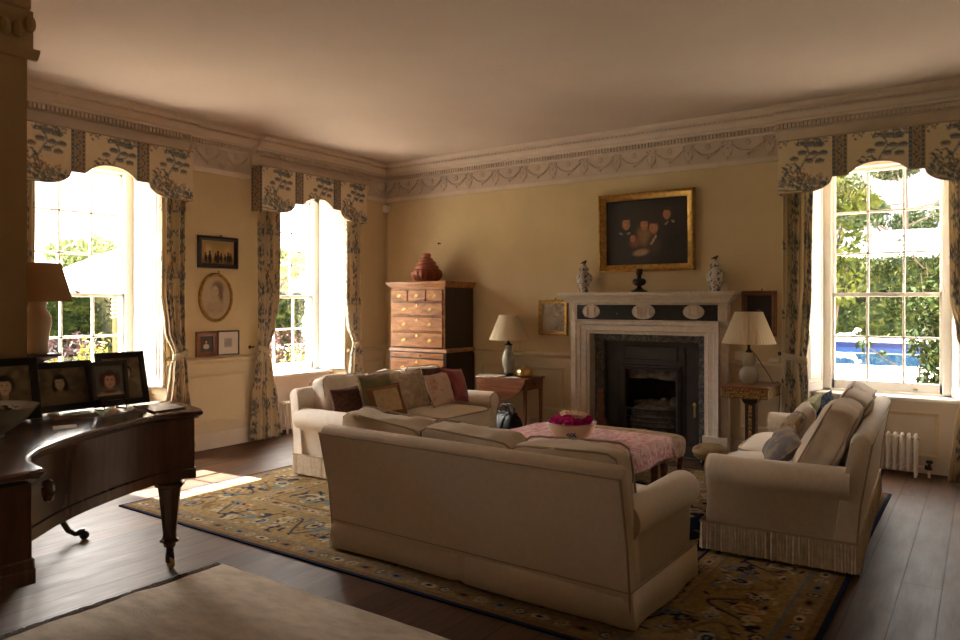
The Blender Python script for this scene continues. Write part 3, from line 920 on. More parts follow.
# ------------------------------------------------------------------ tallboy
TX0, TX1, TY = -6.185, -5.285, 6.89
tb = thing('tallboy', 'walnut tallboy chest with brass handles in the room corner', 'chest of drawers', ((TX0 + TX1) / 2, TY, 0))
W = (TX1 - TX0) / 2; D = .585
b = MB(); b.box((-W + .02, .012, 1.0), (W - .02, D, 1.745)); o = b.build('upper_case', [M['walnut_shaded']], tb, .003)
b = MB(); b.box((-W + .02, .0, 1.0), (-W + .045, .02, 1.745)); b.box((W - .045, 0, 1.0), (W - .02, .02, 1.745)); b.box((-W + .02, 0, 1.72), (W - .02, .02, 1.745))
for z in (1.562, 1.385, 1.195): b.box((-W + .02, -.003, z), (W - .02, .02, z + .014))
for x in (-.145, .15): b.box((x - .008, -.003, 1.57), (x + .008, .02, 1.73))
b.build('rail_frame', M['walnut'], tb, .002)
b = MB(); ret_prof = [(-.0, 1.745), (-.008, 1.745), (-.012, 1.76), (-.03, 1.775), (-.042, 1.80), (-.05, 1.80), (-.05, 1.818), (0, 1.818)]
ls = [[(-W + .02 + p[0], D, p[1]) for p in ret_prof], [(-W + .02 + p[0], p[0], p[1]) for p in ret_prof], [(W - .02 - p[0], p[0], p[1]) for p in ret_prof], [(W - .02 - p[0], D, p[1]) for p in ret_prof]]
b.loops(ls, True, True, True); b.box((-W + .02, 0, 1.745), (W - .02, D, 1.817)); b.build('top_moulding', M['walnut'], tb, smooth=25)
b = MB(); b.box((-W, .0, .12), (W, D, .965)); b.build('lower_case', M['walnut_shaded'], tb, .003)
b = MB(); rp = [(-.0, .955), (-.012, .96), (-.006, .985), (.006, 1.0), (.02, 1.004)]
ls = [[(-W + p[0], D, p[1]) for p in rp], [(-W + p[0], p[0], p[1]) for p in rp], [(W - p[0], p[0], p[1]) for p in rp], [(W - p[0], D, p[1]) for p in rp]]
b.loops(ls, False, False, False); b.f = [f[::-1] for f in b.f]; b.build('waist_moulding', M['walnut'], tb, smooth=25)
for x in (-W + .06, W - .06):
    for y in (.05, D - .05):
        b = MB(); b.prism([(x - .06, y - .05), (x + .06, y - .05), (x + .06, y + .05), (x - .06, y + .05)], 0, .12); b.build('bracket_foot', M['walnut_shaded'], tb, .01)


def bail(dr, x, z, y=-.016):
    b = MB()
    b.prism([(x + (px - x) * .82, z + (pz - z) * .82) for px, pz in [(x - .032, z + .006), (x - .02, z + .02), (x - .008, z + .014), (x, z + .026), (x + .008, z + .014), (x + .02, z + .02), (x + .032, z + .006), (x + .022, z - .012), (x + .008, z - .01), (x, z - .022), (x - .008, z - .01), (x - .022, z - .012)]], y - .003, y, 'y')
    b.tube([(x - .024, y - .004, z + .002), (x - .024, y - .016, z - .006), (x - .012, y - .02, z - .018), (x + .012, y - .02, z - .018), (x + .024, y - .016, z - .006), (x + .024, y - .004, z + .002)], .0035, 6)
    b.build('handle', M['brass'], dr)


def drawer(x0, x1, z0, z1, hs, esc=None, y=-.014):
    b = MB(); b.box((x0, y, z0), (x1, .02, z1))
    d = b.build('drawer', M['walnut'], tb, .004)
    for hx in hs: bail(d, hx, (z0 + z1) / 2, y)
    if esc is not None:
        g = MB(); g.prism([(esc - .016, z1 - .03), (esc - .006, z1 - .02), (esc, z1 - .008), (esc + .006, z1 - .02), (esc + .016, z1 - .03), (esc + .014, z1 - .048), (esc - .014, z1 - .048)], y - .003, y, 'y'); g.build('escutcheon', M['brass'], d)
    return d


xa = W - .05
drawer(-xa, -.158, 1.58, 1.712, [(-xa - .158) / 2]); drawer(-.132, .137, 1.58, 1.712, [0]); drawer(.163, xa, 1.58, 1.712, [(.163 + xa) / 2])
for z0, z1 in ((1.402, 1.556), (1.213, 1.378), (1.015, 1.188)): drawer(-xa, xa, z0, z1, [-.2, .21], 0)
b = MB(); b.box((-W + .03, -.012, .885), (W - .03, .02, .94)); d = b.build('brushing_slide', M['walnut'], tb, .004)
b = MB(); b.ball((.06, -.02, .912), .012, 8, 6); b.build('knob', M['bronze'], d)
for z0, z1 in ((.66, .865), (.42, .645), (.16, .405)): drawer(-W + .03, W - .03, z0, z1, [-.22, .24], 0)

pot = MB()
pot.lathe([(.085, 0), (.10, .012), (.12, .02), (.155, .06), (.165, .10), (.155, .145), (.128, .17)], 60, lobes=20, amp=.13)
o = tag(pot.build('lidded_jar', M['red_lacquer'], None, loc=(-5.825, 7.19, 1.818), smooth=50), 'dark red tiered gourd shaped jar on top of the tallboy', 'jar')
b = MB(); b.lathe([(.128, .168), (.132, .18), (.125, .205), (.105, .222), (.10, .228)], 32); b.lathe([(.098, .226), (.102, .238), (.098, .262), (.075, .278), (.07, .284)], 32); b.lathe([(.07, .282), (.068, .30), (.045, .315), (.04, .322)], 32); b.lathe([(.04, .32), (.046, .335), (.044, .36), (.036, .368), (.01, .37)], 24)
b.build('tiered_lid', M['red_lacquer'], o, smooth=50); o.scale = (1.17, 1.17, 1.0)

# ------------------------------------------------------------------ sofas


def cushion_prof(b, lo, hi, seed, puff=(.10, .10, .22), wr=.012, p=6):
    b.rounded(lo, hi, p, 16, puff, wr, seed)


def piping_loop(b, lo, hi, y, r=.006, p=6, z=None):
    # piping in the plane y (or z) following the rounded outline
    pts = []
    for k in range(44):
        a = 2 * PI * k / 44; c, s = math.cos(a), math.sin(a)
        q = (abs(c) ** p + abs(s) ** p) ** (-1 / p)
        if z is None: pts.append(((lo[0] + hi[0]) / 2 + (hi[0] - lo[0]) / 2 * c * q * 1.0, y, (lo[2] + hi[2]) / 2 + (hi[2] - lo[2]) / 2 * s * q * 1.0))
        else: pts.append(((lo[0] + hi[0]) / 2 + (hi[0] - lo[0]) / 2 * c * q, (lo[1] + hi[1]) / 2 + (hi[1] - lo[1]) / 2 * s * q, z))
    b.tube(pts, r, 6, True)


def fringe(b, path, z0, z1, closed, seed=1, per=.017, amp=.006):
    # bullion fringe: one pleated strip of cords following a ground path
    r = random.Random(seed); top = []; bot = []
    n = len(path); seg = range(n if closed else n - 1)
    for i in seg:
        p, q = Vector(path[i]), Vector(path[(i + 1) % n]); L = (q - p).length; k = max(1, int(L / per)); nrm = Vector((q - p)[:2]).normalized(); nrm = Vector((nrm.y, -nrm.x))
        for j in range(k):
            for t, a in ((0, -amp), (.3, amp), (.6, amp), (.85, -amp)):
                w = p.lerp(q, (j + t) / k); jx = r.uniform(-.003, .003)
                top.append((w.x + nrm.x * a * .5, w.y + nrm.y * a * .5, z1))
                bot.append((w.x + nrm.x * (a + .006) + jx, w.y + nrm.y * (a + .006) + jx, z0 + (r.uniform(0, .006))))
    mid = [((a[0] + c[0]) / 2, (a[1] + c[1]) / 2, (a[2] + c[2]) / 2) for a, c in zip(top, bot)]
    if closed: top.append(top[0]); bot.append(bot[0]); mid.append(mid[0])
    m = len(top)
    b.add(bot + mid + top, [(i, i + 1, m + i + 1, m + i) for i in range(m - 1)] + [(m + i, m + i + 1, 2 * m + i + 1, 2 * m + i) for i in range(m - 1)])


def sofa(name, label, loc, rz, L, D, fab, cush, skirt, fr=None, nseat=2, nback=3, armh=.60, lean=.13, backh=.80, backcush=None, seed=0, seatz=.45, bthick=.085, blean=11):
    t = thing(name, label, 'sofa', loc, rz)
    H = L / 2; yb = D / 2; yf = -D / 2
    b = MB(); b.box((-H + .03, yf + .05, .035), (H - .03, yb - .03, .27)); b.build('base', M[fab], t, .02)
    # back: leaning slab over the full length, rounded top
    b = MB()
    prof = [(yb, .035), (yb + lean * .35, .40)] + [(yb + lean - .055 + .055 * math.cos(a), backh - .05 + .05 * math.sin(a)) for a in [0, .4, .8, 1.2, 1.57, 1.97, 2.4, 2.8, 3.14]] + [(yb - .075, .42), (yb - .12, .035)]
    n = len(prof); ls = []
    ends = [(-H, .97), (-H + .012, .99), (-H + .03, 1.0), (H - .03, 1.0), (H - .012, .99), (H, .97)]
    for x, k in ends: ls.append([(x, yb - .02 + (p[0] - yb + .02) * k, .035 + (p[1] - .035) * k) for p in prof])
    b.loops(ls, True, True, True); b.f = [f[::-1] for f in b.f]
    b.build('backrest', M[fab], t, smooth=50)
    g = MB()
    for s in (-1, 1):
        g.tube([(s * (H - .004), yb + .002, .05), (s * (H - .004), yb + lean * .35, .40), (s * (H - .004), yb + lean, backh - .05)], .006, 6)
    g.tube([(-H, yb + lean + .001, backh - .052), (H, yb + lean + .001, backh - .052)], .006, 6); g.build('back_piping', M['piping'], t)
    for s in (-1, 1):
        b = MB(); r = .098; cx, cz = H - .062, armh - r
        prof = [(H - .035, .035), (H - .022, .40)] + [(cx + r * math.cos(R(a)), cz + r * math.sin(R(a))) for a in range(-40, 231, 18)] + [(H - .175, .42), (H - .175, .035)]
        ls = []
        for y, k, dz in ((yf + .06, .90, 0), (yf + .067, .97, 0), (yf + .09, 1, 0), (0, 1, -.004), (yb - .02, 1, .0)):
            ls.append([(s * (cx + (p[0] - cx) * (k if p[1] > .4 else 1 - (1 - k) * .3)), y, dz + (cz + (p[1] - cz) * k if p[1] > .4 else p[1])) for p in prof])
        b.loops(ls, True, True, True)
        if s > 0: b.f = [f[::-1] for f in b.f]
        b.f = [f[::-1] for f in b.f]
        a = b.build('arm', M[fab], t, smooth=50)
        g = MB(); g.tube([(s * (cx + .9 * r * math.cos(R(q))), yf + .062, cz + .9 * r * math.sin(R(q))) for q in range(-35, 226, 15)], .006, 6)
        g.build('arm_piping', M['piping'], a)
    w = (L - .36) / nseat
    for k in range(nseat):
        lo = (-H + .18 + k * w + .004, yf - .01, .262); hi = (-H + .18 + (k + 1) * w - .004, yb - .16, seatz)
        b = MB(); cushion_prof(b, lo, hi, seed + k, (.0, .02, .30), .008, 7); c = b.build('seat_cushion', M[cush], t, smooth=80)
        g = MB(); piping_loop(g, lo, hi, 0, .006, 7, z=seatz - .022); g.build('piping', M['piping'], c)
    if backcush:
        for k, (x0, x1, top, dy, rl) in enumerate(backcush):
            h = top - seatz + .02; bt = bthick; lo = (-(x1 - x0) / 2, -bt, 0); hi = ((x1 - x0) / 2, bt, h)
            b = MB(); cushion_prof(b, lo, hi, seed + 10 + k, (.02, .40, .03), .030, 9)
            c = b.build('back_cushion', M[cush], t, smooth=80); c.location = ((x0 + x1) / 2, yb - .195 + dy, seatz - .02); c.rotation_euler = (R(-blean), R(rl), 0)
            g = MB(); piping_loop(g, lo, hi, -bt * .9, .006, 9); piping_loop(g, lo, hi, bt * .9, .006, 9); g.build('piping', M['piping'], c)
    if skirt == 'fringe':
        b = MB(); q = [(-H - .006, yf + .03), (H + .006, yf + .03), (H + .006, yb + .018), (-H - .006, yb + .018)]
        fringe(b, q, .018, .185, True, seed); b.build('fringe', M[fr], t, smooth=60)
        g = MB(); g.tube([(x, y, .188) for x, y in q], .009, 6, True); g.build('fringe_braid', M['piping'], t)
    else:
        # plain valance with pleats at the corners and mid back
        b = MB(); path = []
        def run(p, q, pl):
            for k in range(25):
                u = k / 24; w_ = Vector(p).lerp(Vector(q), u); path.append((w_.x, w_.y, u))
        cs = [(-H + .0, yf + .03), (H, yf + .03), (H, yb + .008), (.02, yb + .008), (.005, yb + .008), (-.02 + .015, yb + .008), (-H, yb + .008)]
        ring = []
        cs = [(-H, yf + .03), (H, yf + .03), (H, yb + .008), (-H, yb + .008)]
        for i in range(4):
            p, q = Vector(cs[i]), Vector(cs[(i + 1) % 4]); L_ = (q - p).length; nr = Vector(((q - p).y, -(q - p).x)).normalized()
            for k in range(40):
                u = k / 40; w_ = p.lerp(q, u)
                fl = .012 + .008 * math.sin(u * 9 + i) + .010 * (max(0, 1 - u * L_ / .09) + max(0, 1 - (1 - u) * L_ / .09))
                if i in (0, 2) and abs(u - .5) < .012: fl = -.012
                ring.append((w_, nr, fl))
        bot = [(w_.x + nr.x * fl, w_.y + nr.y * fl, .016) for w_, nr, fl in ring]; midl = [(w_.x + nr.x * fl * .6, w_.y + nr.y * fl * .6, .10) for w_, nr, fl in ring]; top = [(w_.x + nr.x * .004, w_.y + nr.y * .004, .185) for w_, nr, fl in ring]
        b.loops([bot, midl, top], True, False, False); b.build('skirt', M[fab], t, smooth=50, solid=.004)
        g = MB(); g.tube([(x * 1.003, y + (.006 if y > 0 else -.006), .187) for x, y in cs], .006, 6, True); g.build('skirt_piping', M['piping'], t)
    for x in (-H + .09, H - .09):
        for y in (yf + .10, yb - .09):
            b = MB(); b.lathe([(.022, 0), (.024, .01), (.03, .05)], 12, (x, y, 0)); b.build('foot', M['dark_wood'], t)
    return t


# plain sofa in front, seen from behind
SN = sofa('sofa', 'tan linen sofa seen from behind with plain skirted back', (-2.355, 3.66, .012), R(180 - 1.2), 2.02, .90, 'linen', 'linen_top', 'skirt', nseat=3, nback=3, armh=.60, lean=.12, backh=.79, seed=1, seatz=.47,
          backcush=[(-.94, -.32, .83, .03, 2.5), (-.32, .32, .84, .04, -3), (.32, .96, .86, .045, -5)])
# cream sofa below the far window
SL = sofa('sofa', 'cream damask sofa in front of the tallboy, piled with coloured cushions', (-4.66, 5.45, .012), R(-90), 2.08, .88, 'cream_damask', 'cream_damask', 'fringe', 'fringe_cream', nseat=2, armh=.60, lean=.07, backh=.77, seed=5, seatz=.46,
          bthick=.10, blean=14, backcush=[(-.86, -.29, .86, .03, 1), (-.29, .28, .85, .03, -1), (.28, .86, .865, .025, 1)])
SL.rotation_euler[2] = R(90)
# beige sofa at the right
SR = sofa('sofa', 'beige damask sofa beside the pool window, fringe hanging to the rug', (-1.10, 5.60, .012), R(-90 + 3), 2.16, .88, 'beige_damask', 'beige_damask', 'fringe', 'fringe', nseat=2, armh=.60, lean=.09, backh=.80, seed=9, seatz=.46,
          bthick=.088, blean=27, backcush=[(-.86, -.30, .95, -.10, 2), (-.30, .28, .97, -.09, -1), (.28, .88, .95, -.11, 2)])


def pillow(name, label, w, h, t_, m, loc, rz, tilt, edge=None, em=None, inner=None, seed=0, roll=0):
    b = MB(); n = 14
    def pt(u, v, s):
        x = 2 * u - 1; z = 2 * v - 1
        k = (max(0, 1 - abs(x) ** 2.6) * max(0, 1 - abs(z) ** 2.6)) ** .42
        pin = 1 - .07 * (1 - abs(x) ** 2) * abs(z) ** 3; pin2 = 1 - .07 * (1 - abs(z) ** 2) * abs(x) ** 3
        d = noise.noise(Vector((x * 2 + seed, z * 2, s))) * .012
        return (w / 2 * x * pin2, s * (t_ / 2 * k + d * k), h / 2 + h / 2 * z * pin)
    b.grid(lambda u, v: pt(u, v, -1), n, n); b.grid(lambda u, v: pt(1 - u, v, 1), n, n)
    o = b.build(name, M[m], None, smooth=80); o.location = loc; o.rotation_euler = (R(tilt), R(roll), rz)
    tag(o, label, 'cushion')
    if edge:
        g = MB(); pts = []
        for u, v in [(i / n, 0) for i in range(n)] + [(1, i / n) for i in range(n)] + [(1 - i / n, 1) for i in range(n)] + [(0, 1 - i / n) for i in range(n)]:
            pts.append(pt(u, v, 0))
        if edge == 'ruffle':
            q = []
            for i, p in enumerate(pts):
                c = Vector((0, 0, h / 2)); d = (Vector(p) - c).normalized(); q.append((p, Vector(p) + d * .03 + Vector((0, .012 * (-1) ** i, 0))))
            g.loops([[a for a, _ in q], [c for _, c in q]], True, False, False); g.build('ruffle', M[em], o, solid=.003, smooth=80)
        else:
            g.tube(pts, .007, 6, True); g.build('piping', M[em], o)
    if inner:
        g = MB(); g.grid(lambda u, v: (lambda p: (p[0], p[1] - .003, p[2]))(pt(.14 + .72 * u, .14 + .72 * v, -1)), 10, 10); g.build('needlework_panel', M[inner], o, smooth=80)
    return o


# cushions on the cream sofa (its seat faces +x; cushions lean back towards -x)
A = R(90)
PZ = .522
pillow('cushion', 'dark red brown brocade cushion at the near end of the cream sofa', .40, .27, .12, 'oxblood', (-4.71, 4.72, PZ + .005), A + .12, -16, seed=1)
pillow('cushion', 'olive velvet cushion with ruffled pale edge', .38, .36, .12, 'olive', (-4.64, 5.06, PZ), A - .1, -18, 'ruffle', 'floral', seed=2)
pillow('cushion', 'tan needlework cushion with brown border leaning in front of the olive one', .36, .30, .08, 'tap_border', (-4.43, 4.95, PZ), A - .28, -24, 'piping', 'tap_border', 'tapestry', seed=3, roll=-4)
pillow('cushion', 'large taupe damask cushion in the middle of the cream sofa', .48, .38, .15, 'taupe', (-4.58, 5.46, PZ), A - .05, -20, 'piping', 'taupe', seed=4, roll=-3)
pillow('cushion', 'faded pink floral cushion between the taupe and the crimson one', .38, .33, .12, 'floral', (-4.52, 5.87, PZ), A + .05, -20, 'piping', 'floral', seed=5, roll=-3)
pillow('cushion', 'small dark brocade cushion tucked behind the crimson one', .42, .36, .12, 'oxblood', (-4.67, 5.99, PZ + .01), A, -14, seed=6)
pillow('cushion', 'plain crimson cushion beside the far arm of the cream sofa', .40, .36, .11, 'red_silk', (-4.54, 6.14, PZ), A + .06, -20, 'piping', 'red_silk', seed=7, roll=6)
# cushions on the beige sofa (seat faces -x)
B_ = R(-87)
pillow('cushion', 'grey blue print cushion nearest the front arm of the beige sofa', .42, .27, .14, 'greyblue', (-1.18, 4.96, PZ), B_ + .25, -46, 'piping', 'ikat', seed=8, roll=6)
pillow('cushion', 'ochre and grey print cushion in the row on the beige sofa', .44, .34, .13, 'ikat', (-1.23, 5.38, PZ), B_ + .1, -36, seed=9, roll=-4)
pillow('cushion', 'plain beige cushion leaning on the printed ones on the right sofa', .38, .32, .14, 'linen_top', (-1.16, 5.60, PZ + .02), B_ + .2, -26, seed=10)
pillow('cushion', 'sage green print cushion in the row on the beige sofa', .46, .38, .12, 'sage', (-1.25, 5.98, PZ), B_, -34, seed=11, roll=4)
pillow('cushion', 'dark blue cushion standing on its corner at the far end', .33, .33, .12, 'denim', (-1.10, 6.20, PZ + .01), B_ - .1, -20, seed=12, roll=24)

# ------------------------------------------------------------------ rugs
RX0, RX1, RY0, RY1 = -5.43, -.62, 2.975, 6.72


def make_rug():
    w, h = RX1 - RX0, RY1 - RY0
    cv = Canvas(w, h, 110, (.34, .205, .062), 11); r = random.Random(21)
    GOLD = (.245, .165, .072); NAVY = (.012, .018, .045); IVO = (.38, .31, .19); SLATE = (.12, .14, .145); BRN = (.15, .085, .035); RUST = (.26, .10, .03)

    def scroll(cx, cy, rad, a0, turn, c, wd):
        pts = []
        for k in range(26):
            t = k / 25; a = a0 + turn * t * 5.2; q = rad * (1 - .78 * t)
            pts.append((cx + q * math.cos(a), cy + q * math.sin(a)))
        cv.line(pts, wd, c)
        for k in range(3, 24, 4):
            x, y = pts[k]; cv.ell(x + r.uniform(-.02, .02), y + r.uniform(-.02, .02), .026, .013, c, .2, r.uniform(0, 3))

    def flower(x, y, s, cs):
        for k in range(8):
            a = k * PI / 4; cv.ell(x + s * .62 * math.cos(a), y + s * .62 * math.sin(a), s * .38, s * .24, cs[0], .15, a)
        cv.ell(x, y, s * .6, s * .6, cs[1], .12); cv.ell(x, y, s * .36, s * .36, cs[2], .12); cv.ell(x, y, s * .15, s * .15, cs[0], .2)

    def palmette(x, y, s, rot, cs):
        for q, c in ((1, cs[0]), (.78, cs[1]), (.52, cs[2]), (.25, cs[0])):
            cv.ell(x, y, s * q, s * .68 * q, c, .10, rot)
        for k in (-1, 1):
            cv.ell(x + s * 1.05 * math.cos(rot + k * .7), y + s * 1.05 * math.sin(rot + k * .7), s * .36, s * .13, cs[1], .15, rot + k * .9)
    # navy field with gold and ivory arabesques
    e = .80
    cv.rect(e, e, w - e, h - e, NAVY)
    for i in range(70):
        x, y = r.uniform(e + .12, w - e - .12), r.uniform(e + .12, h - e - .12)
        scroll(x, y, r.uniform(.09, .19), r.uniform(0, 6), r.choice((-1, 1)), r.choice((IVO, GOLD, GOLD)), .011)
    for i in range(46):
        x, y = r.uniform(e + .1, w - e - .1), r.uniform(e + .1, h - e - .1)
        flower(x, y, r.uniform(.05, .085), r.choice(((GOLD, IVO, SLATE), (IVO, GOLD, NAVY), (SLATE, IVO, RUST))))
    for sx in (0, 1):
        for sy in (0, 1):                          # gold spandrels in the corners of the field
            for k in range(26):
                t = k / 25; L = .95 * (1 - t)
                x0 = e if not sx else w - e; y = e + .72 * t if not sy else h - e - .72 * t
                cv.line([(x0, y), (x0 + (L * (1 - .25 * math.sin(t * 9)) * (1 if not sx else -1)), y)], .016, GOLD)
            for k in range(14):
                x = e + r.uniform(.05, .6); y = e + r.uniform(.05, .35)
                if sx: x = w - x
                if sy: y = h - y
                scroll(x, y, r.uniform(.06, .11), r.uniform(0, 6), r.choice((-1, 1)), r.choice((NAVY, IVO, SLATE)), .008)
    # border bands
    def band(d0, d1, c):
        cv.rect(d0, d0, w - d0, d1, c); cv.rect(d0, h - d1, w - d0, h - d0, c); cv.rect(d0, d0, d1, h - d0, c); cv.rect(w - d1, d0, w - d0, h - d0, c)
    band(0, .028, NAVY); band(.028, .062, BRN); band(.062, .185, (.20, .132, .064)); band(.185, .20, SLATE); band(.20, .66, GOLD); band(.66, .674, SLATE); band(.674, .785, (.30, .195, .085)); band(.785, .80, NAVY)
    def along(d, step, fn):
        n = int((w - 2 * d) / step)
        for k in range(n + 1):
            x = d + k * (w - 2 * d) / n; fn(x, d, 0, k); fn(x, h - d, PI, k)
        n = int((h - 2 * d) / step)
        for k in range(1, n):
            y = d + k * (h - 2 * d) / n; fn(d, y, PI / 2, k); fn(w - d, y, -PI / 2, k)
    def rosette(x, y, a, k):
        if k % 2: flower(x, y, .036, (NAVY, IVO, SLATE) if k % 4 == 1 else (IVO, SLATE, RUST))
        else:
            cv.ell(x, y, .05, .024, (IVO, SLATE, BRN)[k % 3], .15, a); cv.ell(x, y, .022, .012, NAVY, .2, a)
    along(.123, .115, rosette); along(.73, .10, rosette)
    cs = ((NAVY, GOLD, SLATE), (IVO, RUST, GOLD), (SLATE, IVO, NAVY), (NAVY, IVO, GOLD))
    def mainb(x, y, a, k):
        ca, sa = math.cos(a), math.sin(a)
        def P(u, v): return (x + u * ca - v * sa, y + u * sa + v * ca)
        s = 1 if k % 2 else -1
        px = P(0, .07 * s); palmette(px[0], px[1], .085, a + PI / 2 * s, cs[k % 4])
        pts = [P(.40 * (q / 20 - .5), .13 * s * math.cos(PI * (q / 20 - .5) * 2) * -1) for q in range(21)]
        cv.line(pts, .008, NAVY if k % 2 else BRN)
        for q in (-.15, -.1, .1, .15):
            z = P(q, r.uniform(-.16, .16)); scroll(z[0], z[1], r.uniform(.04, .075), r.uniform(0, 6), r.choice((-1, 1)), r.choice((NAVY, IVO, SLATE, BRN, SLATE)), .007)
        z = P(.19, -.06 * s); flower(z[0], z[1], .045, cs[(k + 1) % 4])
        for q in range(12):
            z = P(r.uniform(-.2, .2), r.uniform(-.19, .19)); cv.ell(z[0], z[1], .03, .010, r.choice((NAVY, BRN, IVO)), .2, r.uniform(0, 3))
    along(.43, .36, mainb)
    band(0, .028, NAVY)
    cv.grain(.38, 2); cv.grain(.25, 1)
    b = MB(); nu, nv = int(w * 105), int(h * 105)
    xs = np.linspace(0, w, nu + 1); ys = np.linspace(0, h, nv + 1); X, Y = np.meshgrid(xs, ys)
    V = np.stack([X.ravel() + RX0, Y.ravel() + RY0, np.full(X.size, .011)], 1)
    i, j = np.meshgrid(np.arange(nu), np.arange(nv)); o_ = (j * (nu + 1) + i).ravel()
    F = np.stack([o_, o_ + 1, o_ + nu + 2, o_ + nu + 1], 1)
    cols = cv.at(X.ravel(), Y.ravel())
    b.v = V.tolist(); b.f = F.tolist(); b.m = [0] * len(b.f)
    b.box((RX0, RY0, .001), (RX1, RY1, .0105))
    cols = np.vstack([cols, np.tile(np.array(NAVY), (8, 1))])
    return tag(b.build('rug', M['pile'], None, smooth=0, cols=cols), 'large gold and navy oriental rug under the three sofas', 'rug')


make_rug()
b = MB()
def wool(u, v):
    x = -3.70 + u * 2.55; y = 1.15 + v * 1.5
    return (x, y, .013 + .006 * noise.noise(Vector((x * 2.2, y * 5, 0))) + .003 * noise.noise(Vector((x * 9, y * 14, 2))))
b.grid(wool, 110, 110); b.box((-3.70, 1.15, .001), (-1.15, 2.65, .009))
o = tag(b.build('rug', M['cream_rug'], None, smooth=60), 'plain cream wool rug in the front of the room by the piano', 'rug')
g = MB()
for k in range(200):
    y = 1.16 + 1.48 * k / 199; x = -3.705; q = rnd.uniform(-.012, .012)
    g.tube([(x + .01, y, .010), (x - .022, y + q * .4, .012 + rnd.uniform(0, .006)), (x - .045 - rnd.uniform(0, .012), y + q, .005)], .0045, 4)
g.build('tassel_edge', M['tassel'], o)

# ------------------------------------------------------------------ low table with cloth, bowl of peonies
CT = (-2.665, 5.02); CW = .565; CH = .478
t = thing('coffee_table', 'low square table hidden under the pink printed cloth', 'table', (CT[0], CT[1], .012))
b = MB(); b.box((-CW + .01, -CW + .01, CH - .045), (CW - .01, CW - .01, CH - .016)); b.build('table_top', M['mahogany'], t, .005)
for sx in (-1, 1):
    for sy in (-1, 1):
        b = MB(); b.prism([(sx * (CW - .05) - .03, sy * (CW - .05) - .03), (sx * (CW - .05) + .03, sy * (CW - .05) - .03), (sx * (CW - .05) + .03, sy * (CW - .05) + .03), (sx * (CW - .05) - .03, sy * (CW - .05) + .03)], 0, CH - .045); b.build('leg', M['mahogany'], t, .006)


def drape(name, half, z, drop, m, cvs, wave, label, seed, rot=0.0, off=.012):
    b = MB(); n = 96; ext = half + drop; uv = []
    for j in range(n + 1):
        for i in range(n + 1):
            x = -ext + 2 * ext * i / n; y = -ext + 2 * ext * j / n; uv.append((x + ext, y + ext))
            cx, cy = max(-half, min(half, x)), max(-half, min(half, y)); dx, dy = x - cx, y - cy; d = math.hypot(dx, dy) if dx and dy else abs(dx) + abs(dy)
            if d <= 0: b.v.append((x, y, z + .0008 * noise.noise(Vector((x * 6, y * 6, seed))))); continue
            ux, uy = dx / d, dy / d
            tang = (x if abs(dy) > abs(dx) else y)
            sw = wave * (d / drop) * (.6 + .7 * math.sin(tang * 11 + seed) + (1.2 if dx and dy else 0))
            q = min(d, .02); out = q * .6 * (off / .012) + off + max(0, sw)
            b.v.append((cx + ux * out, cy + uy * out, z - max(0, d - .012)))
    for j in range(n):
        for i in range(n):
            a = j * (n + 1) + i; b.f.append((a, a + 1, a + n + 2, a + n + 1)); b.m.append(0)
    cols = None
    if cvs is not None:
        uv = np.array(uv); cols = cvs.at(uv[:, 0], uv[:, 1], True)
    o = b.build(name, m, None, smooth=80, cols=cols, solid=.003); o.location = (CT[0], CT[1], .012); o.rotation_euler = (0, 0, rot)
    return tag(o, label, 'tablecloth')


PK = Canvas(.32, .32, 300, (.66, .43, .41), 5); _r = random.Random(9)
for k in range(170):
    x, y = _r.uniform(.0, .32), _r.uniform(.0, .32); c = _r.choice(((.48, .17, .19), (.74, .60, .56), (.50, .20, .21)))
    PK.line([(x + .013 * math.cos(a * .8 + k) * (1 - a / 10), y + .013 * math.sin(a * .8 + k) * (1 - a / 10)) for a in range(9)], .0024, c); PK.ell(x + .012, y, .007, .0035, c, .2, k)
M['cloth'] = attr_mat('printed_cotton', .9, .0005, 300, .1)
drape('tablecloth', CW - .004, CH - .0065, .20, M['red_silk'], None, .003, 'dark red undercloth showing below the pink one', 3, 0, .003)
drape('tablecloth', CW + .008, CH + .0012, .17, M['cloth'], PK, .020, 'pink and white printed cloth over the low table', 1, 0, .020)

bw = thing('bowl', 'pale footed bowl full of peonies on the pink cloth', 'bowl', (-2.64, 5.04, 0.012 + CH + .0055))
b = MB(); b.lathe([(.001, .012), (.09, .0), (.095, .004), (.10, .014), (.14, .035), (.168, .068), (.185, .105), (.192, .13), (.186, .132), (.176, .105), (.155, .072), (.10, .035), (.001, .026)], 40); b.build('body', M['ceramic_cream'], bw, smooth=50)
b = MB(); b.lathe([(.193, .128), (.199, .133), (.196, .139), (.186, .137), (.184, .131)], 40, cap=False); b.build('rim', M['celadon'], bw, smooth=60)
b = MB(); s_ = Vector((.38, -.92, 0))
for k in range(9):
    a = R(-112 + k * 5.5); b.ball((.166 * math.cos(R(-62) + (k - 4) * .045), .166 * math.sin(R(-62) + (k - 4) * .045), .063 + .018 * math.sin(k * 2.1)), (.010, .006, .012), 7, 5)
b.build('painted_sprig', M['denim'], bw)


